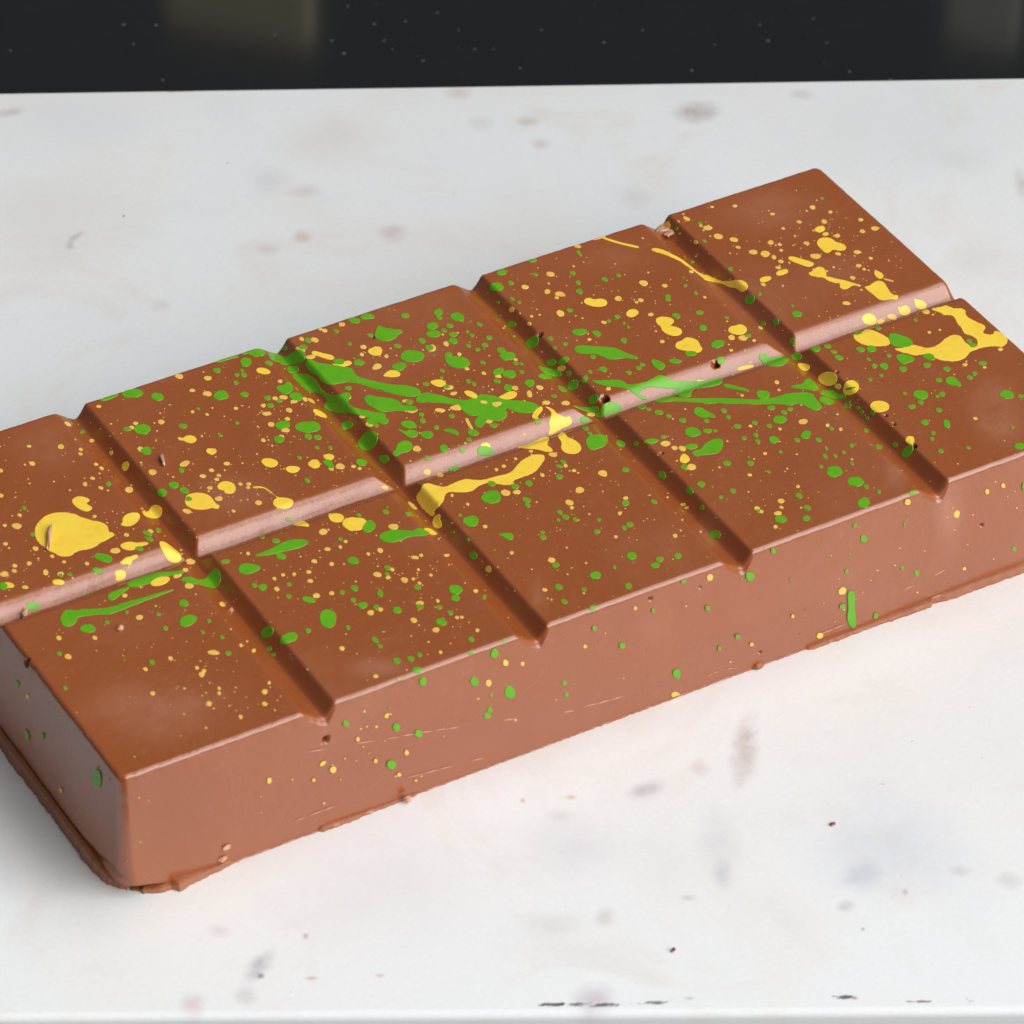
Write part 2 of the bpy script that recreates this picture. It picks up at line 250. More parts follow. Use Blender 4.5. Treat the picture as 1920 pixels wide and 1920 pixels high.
# ---- splashes traced as outlines or ovals; every tile: (ox, oy, zoom) in photo pixels; they are cast on to the chocolate below
TILES = {'A': (0, 700, 3.84), 'B': (400, 560, 3.84), 'C': (800, 380, 3.84), 'D': (1200, 280, 3.84), 'F': (1080, 640, 3.84),
         'G': (680, 760, 3.84), 'I': (300, 900, 3.84), 'J': (1420, 500, 3.84), 'K': (0, 1100, 3.2), 'L': (500, 1150, 3.2),
         'M': (1000, 900, 3.84), 'N': (1420, 820, 3.84)}
POLY = [
('A','y','250,1130 262,1090 300,1050 340,1020 400,1003 480,1003 545,1015 575,1035 620,1045 660,1062 720,1070 765,1090 780,1115 778,1140 820,1150 822,1165 790,1185 750,1205 715,1220 690,1245 640,1265 580,1272 540,1285 515,1310 465,1320 420,1312 385,1290 350,1275 310,1245 275,1215 255,1180'),
('A','y','515,915 540,892 580,885 620,895 645,908 640,922 620,930 628,945 660,960 662,975 635,995 600,990 565,975 530,945'),
('A','y','880,1050 900,1022 940,1005 985,1002 1008,1020 1003,1050 975,1080 935,1100 895,1100 865,1090 885,1075'),
('A','y','1075,990 1090,955 1125,945 1160,965 1168,995 1155,1035 1115,1045 1080,1040 1035,1020 1022,995 1040,985 1050,1000'),
('A','y','860,1240 890,1220 940,1212 985,1222 1030,1215 1070,1218 1060,1232 1010,1245 985,1262 940,1275 890,1268'),
('A','y','1140,1215 1175,1208 1210,1230 1260,1270 1300,1300 1308,1345 1260,1370 1205,1345 1175,1290'),
('A','y','1330,900 1350,875 1400,860 1460,862 1510,880 1540,920 1560,945 1580,950 1575,972 1550,975 1525,965 1480,980 1420,982 1370,970 1335,945'),
('A','y','1560,815 1585,785 1630,775 1680,790 1698,825 1685,860 1640,868 1610,855 1620,840 1580,840'),
('A','y','1315,470 1340,450 1380,445 1415,465 1410,490 1380,503 1345,498 1320,482 1285,480 1280,462 1295,460'),
('A','y','860,1365 880,1350 905,1325 945,1320 960,1310 995,1308 990,1325 950,1345 940,1385 915,1370 890,1378'),
('A','y','825,1435 850,1418 895,1420 910,1450 895,1480 860,1495 830,1490 838,1465'),
('A','y','1080,1510 1110,1480 1160,1468 1215,1462 1225,1485 1190,1515 1140,1530 1095,1530'),
('A','y','875,680 885,645 915,632 930,655 918,690 895,710'),
('A','g','695,180 740,150 830,127 838,135 790,160 740,178'),
('A','g','675,1310 700,1295 745,1302 790,1310 812,1335 795,1358 755,1363 715,1345 685,1332'),
('A','g','190,1665 215,1652 260,1650 290,1665 280,1695 235,1705 190,1700'),
('A','g','0,1505 40,1510 60,1530 40,1555 0,1558'),
('A','g','912,1520 925,1500 975,1480 1040,1460 1100,1440 1170,1432 1250,1430 1310,1418 1330,1430 1290,1450 1220,1455 1150,1465 1100,1490 1080,1510 1030,1525 970,1540 925,1535'),
('A','g','775,1605 790,1582 840,1565 900,1545 935,1540 920,1555 880,1580 850,1610 810,1635 780,1630'),
('A','g','440,1790 435,1760 455,1715 500,1700 540,1710 600,1700 680,1698 770,1690 850,1670 940,1640 1050,1610 1150,1580 1245,1555 1250,1562 1160,1595 1050,1635 960,1670 870,1705 790,1735 700,1735 610,1745 555,1755 550,1790 520,1815 480,1825 450,1815'),
('A','g','1292,1800 1300,1765 1340,1742 1390,1740 1420,1760 1400,1795 1350,1825 1305,1825'),
('A','g','1305,1480 1330,1465 1380,1470 1430,1490 1480,1485 1500,1450 1545,1400 1580,1425 1592,1475 1575,1530 1540,1545 1480,1530 1420,1515 1360,1512 1315,1500'),
('A','g','1715,1410 1730,1380 1770,1368 1820,1375 1875,1390 1870,1412 1820,1435 1770,1448 1725,1438'),
('B','g','1055,145 1065,122 1110,105 1150,118 1165,138 1120,145 1085,150'),
('B','g','1158,270 1170,240 1180,200 1200,195 1225,210 1265,215 1300,225 1350,222 1368,238 1330,255 1315,280 1280,300 1230,308 1180,295'),
('B','g','1345,420 1360,390 1400,370 1450,375 1500,385 1522,410 1505,440 1450,458 1390,455 1355,440'),
('B','g','1665,430 1680,415 1740,415 1800,420 1840,445 1850,470 1820,495 1770,502 1710,490 1675,460'),
('B','g','230,375 250,358 310,345 350,360 365,385 345,402 290,398 245,392'),
('B','g','350,350 380,340 430,360 470,378 478,415 440,415 395,400 365,380'),
('B','g','180,370 240,345 310,333 320,345 250,362 190,378'),
('B','g','0,430 60,405 150,385 165,395 80,415 10,438'),
('B','g','192,460 200,435 235,425 272,435 272,465 245,490 210,490'),
('B','g','470,440 530,415 580,380 620,365 660,385 662,430 640,455 590,470 530,480 480,465'),
('B','g','665,450 700,430 740,460 800,470 870,480 940,490 1000,505 1020,540 1030,560 1090,580 1160,595 1220,612 1300,620 1380,625 1460,640 1495,665 1490,690 1440,705 1380,705 1310,690 1240,670 1180,650 1110,635 1050,610 990,600 920,605 860,620 810,615 775,595 760,560 715,540 680,510 660,480'),
('C','g','-85,1425 -60,1385 0,1365 60,1380 140,1400 220,1420 300,1425 360,1395 420,1380 500,1395 560,1420 640,1425 720,1430 790,1450 820,1480 790,1505 720,1515 650,1510 590,1485 560,1480 580,1510 575,1545 530,1570 470,1570 420,1580 405,1610 370,1620 340,1600 350,1560 385,1520 350,1535 310,1535 265,1505 240,1470 180,1450 100,1440 0,1435 -60,1440'),
('C','Y','465,1440 550,1435 530,1460 500,1475 475,1465'),
('B','g','525,500 560,485 610,490 615,520 585,540 545,530'),
('B','g','555,545 600,540 680,545 730,580 770,640 800,680 860,700 920,690 950,675 990,680 985,720 960,740 1000,780 1050,795 1120,810 1180,820 1240,830 1235,855 1262,870 1255,900 1215,905 1180,885 1150,865 1090,850 1030,835 980,820 920,825 860,820 800,790 795,765 820,745 805,710 760,680 700,675 650,640 610,600'),
('B','g','1080,720 1110,690 1160,705 1240,715 1310,725 1350,750 1370,775 1430,770 1470,785 1465,810 1400,810 1330,805 1260,810 1210,820 1160,790 1110,765'),
('B','g','450,645 470,625 510,625 525,600 560,605 575,650 555,680 510,690 465,665'),
('B','g','540,705 560,680 610,675 645,710 630,735 580,735'),
('B','g','920,915 935,885 970,880 1003,895 1000,925 960,942 930,938'),
('B','g','1038,1040 1060,1000 1100,960 1150,952 1185,975 1180,1030 1150,1075 1100,1097 1060,1080'),
('B','g','1290,1110 1315,1090 1320,1055 1350,1030 1395,1022 1432,1040 1432,1075 1400,1105 1355,1108 1325,1130 1298,1135'),
('B','g','1340,905 1370,880 1420,878 1450,895 1470,925 1440,930 1390,935'),
('B','g','1320,940 1350,942 1380,960 1410,945 1460,950 1478,975 1450,1000 1405,1000 1370,970'),
('B','g','1650,950 1670,938 1730,938 1770,965 1760,985 1730,975 1690,962'),
('B','g','782,1180 800,1160 845,1160 860,1190 870,1220 840,1225 815,1200'),
('B','g','1630,1060 1670,1048 1690,1075 1680,1105 1650,1110 1630,1085'),
('B','g','1065,1665 1090,1620 1120,1590 1160,1610 1168,1640 1145,1670 1105,1688'),
('B','g','1185,1715 1215,1690 1270,1668 1330,1665 1390,1672 1440,1675 1470,1650 1500,1660 1545,1675 1560,1695 1510,1705 1450,1710 1400,1715 1350,1740 1280,1758 1225,1750'),
('B','g','285,1850 350,1830 420,1800 490,1760 550,1738 620,1733 685,1742 680,1765 620,1795 550,1810 480,1825 400,1845 330,1855'),
('B','y','585,365 605,345 640,355 665,370 650,390 620,372'),
('B','y','705,385 730,375 790,395 850,405 875,425 850,442 800,430 750,412 715,405'),
('B','y','850,465 880,475 930,470 945,450 985,447 1000,465 975,480 930,492 880,488'),
('B','y','1140,510 1155,480 1175,465 1210,475 1210,495 1180,508'),
('B','y','1220,558 1240,535 1270,515 1320,518 1350,540 1335,560 1280,565 1240,560'),
('B','y','1555,600 1590,585 1640,582 1675,600 1670,625 1630,637 1590,625'),
('B','y','1700,685 1720,672 1760,670 1745,690 1715,697'),
('B','Y','1800,670 1840,662 1880,680 1905,700 1890,725 1850,710 1820,695'),
('B','Y','1690,790 1740,768 1770,765 1788,800 1740,805'),
('B','y','1810,860 1835,862 1845,890 1865,925 1870,945 1850,935 1825,900'),
('B','y','1550,340 1580,328 1605,350 1595,378 1555,380 1540,360'),
('B','y','305,515 325,497 370,500 412,520 405,540 365,545 325,535'),
('B','y','715,800 740,795 790,820 820,850 810,860 765,845 725,825'),
('B','y','342,1170 365,1150 410,1150 455,1165 468,1185 445,1210 400,1215 365,1200'),
('B','y','518,1225 535,1208 580,1205 625,1215 615,1240 575,1257 535,1248'),
('B','y','428,1480 435,1450 460,1435 440,1415 400,1390 370,1365 330,1361 285,1363 285,1355 335,1351 380,1363 420,1398 465,1434 510,1432 570,1445 578,1475 550,1505 505,1515 455,1505'),
('B','y','825,1545 850,1550 885,1545 930,1555 942,1580 920,1608 870,1612 835,1590'),
('B','y','570,1630 610,1610 650,1598 670,1615 692,1630 680,1642 640,1635 600,1635'),
('B','y','1510,1655 1550,1650 1600,1680 1615,1698 1580,1700 1540,1680'),
('B','y','1395,1462 1420,1465 1470,1510 1460,1520 1425,1500'),
('B','y','1575,1625 1585,1580 1605,1555 1635,1555 1630,1590 1645,1620 1640,1650 1605,1655'),
('G','y','435,565 480,562 530,580 590,590 640,570 700,540 760,530 820,540 870,540 930,520 1000,505 1060,490 1090,460 1130,410 1200,365 1260,350 1310,360 1308,390 1280,430 1250,470 1210,495 1150,515 1090,535 1080,555 1095,565 1050,572 990,570 930,555 870,562 820,585 800,610 750,625 680,625 620,620 590,640 580,690 555,720 530,745 512,760 515,790 490,798 465,770 430,740 400,700 385,660 400,630 420,610'),
('G','y','1688,490 1710,468 1750,470 1760,495 1750,515 1715,508'),
('G','y','1832,770 1870,762 1860,785 1845,795'),
('C','y','845,1465 885,1475 920,1495 935,1520 965,1530 1000,1550 1030,1535 1048,1570 1035,1600 985,1620 940,1645 900,1670 870,1668 890,1630 880,1580 900,1530 895,1500'),
('C','y','940,1680 975,1650 1000,1665 1010,1690 1060,1705 1105,1740 1115,1775 1085,1805 1030,1810 985,1795 965,1765 975,1730 955,1700'),
('C','y','640,1765 720,1745 780,1720 830,1692 880,1685 878,1710 860,1740 900,1770 910,1790 860,1795 800,1775 720,1770'),
('C','Y','770,1510 800,1480 830,1465 835,1490 810,1520 790,1545 810,1555 775,1558 755,1545'),
('C','y','720,1360 745,1350 760,1375 755,1402 725,1398'),
('C','Y','510,1405 550,1385 600,1358 645,1362 650,1385 620,1410 560,1418'),
('C','Y','262,1360 310,1352 340,1375 368,1395 355,1415 320,1405 290,1390'),
('C','g','360,1780 380,1755 430,1750 470,1770 490,1800 450,1820 400,1822 370,1810'),
('C','g','1045,1455 1100,1475 1170,1475 1230,1465 1240,1490 1215,1515 1160,1505 1100,1485'),
('C','g','1250,1490 1275,1450 1330,1430 1385,1450 1412,1475 1390,1505 1330,1525 1270,1530 1245,1510'),
('C','g','1100,1550 1140,1540 1175,1555 1150,1590 1115,1590'),
('C','g','1162,1420 1180,1385 1225,1378 1238,1410 1215,1445 1175,1452'),
('F','g','105,280 160,285 230,280 300,278 345,290 370,315 440,310 520,290 560,260 600,242 650,255 700,285 770,290 850,290 930,285 990,270 1045,260 1055,300 1000,320 930,330 860,340 825,360 830,400 780,405 720,390 690,370 760,345 700,340 620,335 540,325 470,345 450,370 500,400 520,425 470,415 430,385 390,350 340,335 270,325 200,320 140,300'),
('F','g','1060,310 1110,310 1170,330 1240,345 1245,365 1180,350 1110,340 1060,325'),
('F','g','550,435 600,415 640,395 700,400 760,415 850,410 950,412 1060,410 1180,415 1290,425 1380,410 1450,405 1500,380 1580,370 1660,368 1710,380 1720,410 1760,450 1772,480 1730,500 1690,490 1640,460 1590,445 1540,465 1480,450 1380,450 1280,455 1180,445 1090,450 1000,440 950,455 900,440 800,435 700,430 620,440'),
('F','g','1300,360 1340,355 1390,362 1397,390 1375,410 1320,415 1298,390'),
('F','g','1740,420 1770,395 1830,410 1865,445 1830,455 1780,450'),
('F','g','1530,330 1580,315 1630,310 1650,280 1680,265 1720,300 1755,345 1720,355 1660,345 1600,340'),
('F','g','1760,350 1800,360 1850,350 1870,380 1920,390 1900,420 1850,405 1800,380'),
('F','g','1330,140 1380,125 1440,110 1500,110 1540,130 1520,155 1470,180 1400,180 1350,165'),
('F','g','1315,95 1360,88 1400,115 1380,135 1320,140'),
('F','g','1015,115 1045,110 1075,140 1050,165 1020,160'),
('F','g','540,130 580,135 640,160 640,190 600,210 565,185 545,160'),
('F','g','655,142 700,125 770,140 740,155 700,160'),
('F','g','842,505 860,475 910,480 950,510 1000,530 1005,550 950,545 900,548 860,530'),
('F','g','780,650 800,622 850,620 890,640 905,665 870,680 830,692 790,675'),
('F','g','832,805 860,785 900,780 920,745 980,710 1030,700 1060,715 1052,770 1020,805 960,815 890,820 850,825'),
('F','g','1415,565 1435,540 1480,537 1520,550 1510,580 1465,593 1425,585'),
('F','g','1612,690 1630,660 1650,642 1690,650 1685,675 1675,700 1640,703'),
('G','g','1602,255 1630,220 1680,210 1750,215 1770,250 1745,290 1700,310 1640,325 1620,300'),
('F','g','480,725 520,705 570,702 600,715 560,735 520,740'),
('F','Y','598,738 640,715 685,730 665,750 630,758'),
('F','y','745,850 760,815 785,808 815,835 818,860 785,880 752,870'),
('G','g','970,930 1000,928 1030,918 1070,922 1090,945 1070,972 1040,965 1010,945'),
('G','g','520,1560 545,1535 580,1538 610,1560 595,1585 550,1585'),
('G','g','60,1690 75,1660 110,1680 115,1710 85,1710'),
('I','g','1150,1005 1152,965 1180,935 1225,935 1265,955 1268,1010 1250,1055 1210,1068 1165,1050'),
('I','g','725,1105 745,1065 790,1050 820,1075 805,1120 765,1140 735,1130'),
('I','g','860,1175 875,1130 920,1100 970,1097 995,1120 975,1155 920,1170 880,1185'),
('N','g','645,1130 660,1105 690,1108 703,1140 695,1200 700,1260 708,1310 705,1360 685,1373 660,1350 642,1300 655,1230'),
('J','g','1118,915 1140,893 1190,890 1230,910 1225,945 1180,960 1130,940'),
('J','g','1338,1120 1350,1102 1380,1108 1390,1150 1375,1165 1345,1158'),
('J','g','1350,825 1365,798 1410,792 1440,815 1472,850 1455,865 1420,855 1375,850'),
('J','g','1000,650 1020,630 1070,635 1130,650 1125,680 1075,690 1065,705 1035,700 1010,675'),
('J','g','1180,645 1215,625 1260,630 1280,655 1270,675 1220,668'),
('J','g','943,510 955,485 990,480 1030,495 1080,510 1118,535 1115,570 1070,582 1010,578 965,570'),
('J','g','630,880 670,870 710,865 700,880 640,890'),
('J','g','560,900 590,930 630,910 640,935 605,955 575,950 540,930'),
('J','g','450,900 490,905 530,920 580,940 560,950 510,935 460,915'),
('J','g','1035,1360 1050,1320 1080,1290 1118,1285 1122,1320 1100,1355 1060,1375'),
('J','y','685,495 710,480 755,475 775,450 820,455 870,475 920,500 955,530 955,560 900,572 840,572 770,565 710,535'),
('J','y','980,590 1030,590 1080,575 1130,560 1180,580 1250,590 1320,550 1370,505 1420,490 1465,500 1490,540 1530,570 1580,580 1590,545 1570,510 1530,490 1490,485 1475,450 1440,410 1425,370 1390,345 1340,350 1320,330 1250,310 1265,298 1330,290 1360,275 1400,300 1470,300 1500,320 1495,345 1530,375 1580,400 1640,425 1640,450 1615,470 1650,490 1700,490 1705,465 1730,465 1780,490 1803,525 1790,560 1750,578 1700,570 1640,575 1590,590 1560,600 1525,615 1510,645 1460,675 1400,682 1330,675 1285,660 1230,625 1180,630 1130,640 1080,625 1020,610'),
('J','y','430,800 470,765 520,755 565,775 578,810 560,845 510,862 455,840'),
('J','y','620,880 630,840 660,815 700,820 732,850 728,890 680,925 635,920 618,900'),
('J','y','808,1010 825,975 870,965 910,970 950,990 945,1030 900,1045 850,1050'),
('J','y','285,705 310,692 345,700 380,715 370,745 340,750 310,735'),
('J','y','750,370 770,345 810,337 845,355 860,385 845,415 800,420 765,405'),
('J','y','1010,280 1030,300 1060,275 1090,290 1105,320 1090,345 1050,352 1020,335'),
('J','y','1130,225 1150,240 1190,245 1220,270 1215,300 1180,308 1145,295 1132,265'),
('D','y','1270,680 1285,645 1335,633 1385,645 1410,670 1450,675 1487,700 1475,725 1430,730 1385,718 1365,740 1335,748 1300,715'),
('D','y','1060,785 1085,768 1130,780 1180,795 1250,815 1250,835 1210,848 1160,830 1100,810'),
('D','y','1208,895 1240,875 1280,845 1320,850 1342,885 1335,915 1370,920 1420,935 1480,945 1540,965 1595,980 1580,988 1530,975 1510,995 1470,1010 1435,995 1445,965 1395,960 1350,945 1320,920 1280,920 1240,912'),
('D','y','1610,990 1650,985 1680,960 1715,945 1755,955 1780,995 1800,1030 1825,1050 1862,1050 1850,1085 1810,1075 1765,1085 1725,1085 1690,1055 1645,1020'),
('D','y','1685,900 1690,875 1725,880 1755,905 1745,928 1715,932'),
('D','y','1755,928 1825,946 1825,954 1750,937'),
('D','y','978,890 1000,872 1060,860 1068,885 1030,902 985,910'),
('D','y','858,940 880,920 935,912 948,930 915,950 875,958'),
('D','y','75,720 110,710 160,722 210,745 260,770 320,805 380,855 440,900 500,910 535,930 580,950 640,950 690,940 740,945 775,970 775,1000 740,1030 710,1010 690,998 640,990 600,970 530,955 480,945 440,915 370,860 300,812 240,782 170,755 100,735'),
('C','y','1230,235 1260,235 1330,260 1420,285 1515,303 1515,317 1450,304 1380,287 1300,264'),
('C','y','1170,240 1260,215 1265,222 1180,248'),
('D','y','110,1230 130,1208 185,1205 240,1220 245,1245 210,1270 260,1278 305,1300 295,1335 240,1345 190,1330 155,1300 150,1275 125,1260'),
('D','y','252,1425 260,1390 300,1380 330,1352 380,1360 420,1380 430,1410 452,1435 430,1462 380,1465 320,1448 280,1440'),
('D','y','632,1300 650,1275 690,1270 720,1258 760,1275 772,1305 745,1332 690,1335 645,1320'),
('C','y','1127,715 1145,690 1180,685 1200,700 1250,690 1290,700 1302,725 1280,745 1220,750 1160,738'),
('C','y','1525,575 1540,560 1580,562 1597,585 1570,602 1545,595'),
('C','y','1435,800 1450,775 1490,765 1527,780 1520,805 1470,828 1440,815'),
('C','g','708,1015 725,985 770,962 805,965 805,1005 785,1040 740,1052'),
('C','g','1058,1060 1075,1035 1120,1028 1200,1035 1280,1040 1350,1045 1400,1065 1450,1090 1530,1115 1500,1128 1430,1115 1380,1125 1310,1130 1260,1105 1200,1085 1130,1088 1080,1082'),
('C','g','855,1155 870,1132 910,1125 938,1145 920,1170 885,1180'),
('C','g','942,1165 960,1125 1005,1108 1030,1120 1005,1150 970,1172'),
('C','g','795,1170 850,1190 920,1200 970,1220 968,1255 920,1250 860,1230 820,1200'),
('C','g','790,1255 830,1230 880,1240 910,1265 850,1270'),
('C','g','1010,1325 1025,1290 1070,1268 1092,1295 1085,1335 1050,1355 1020,1345'),
('C','g','1110,1300 1120,1260 1150,1240 1165,1260 1140,1295'),
('C','g','470,1230 490,1200 540,1188 560,1205 540,1230 500,1250'),
('D','g','752,1090 765,1055 805,1043 828,1065 815,1100 785,1118 760,1110'),
('D','g','1070,1380 1085,1355 1115,1370 1108,1405 1085,1405'),
]
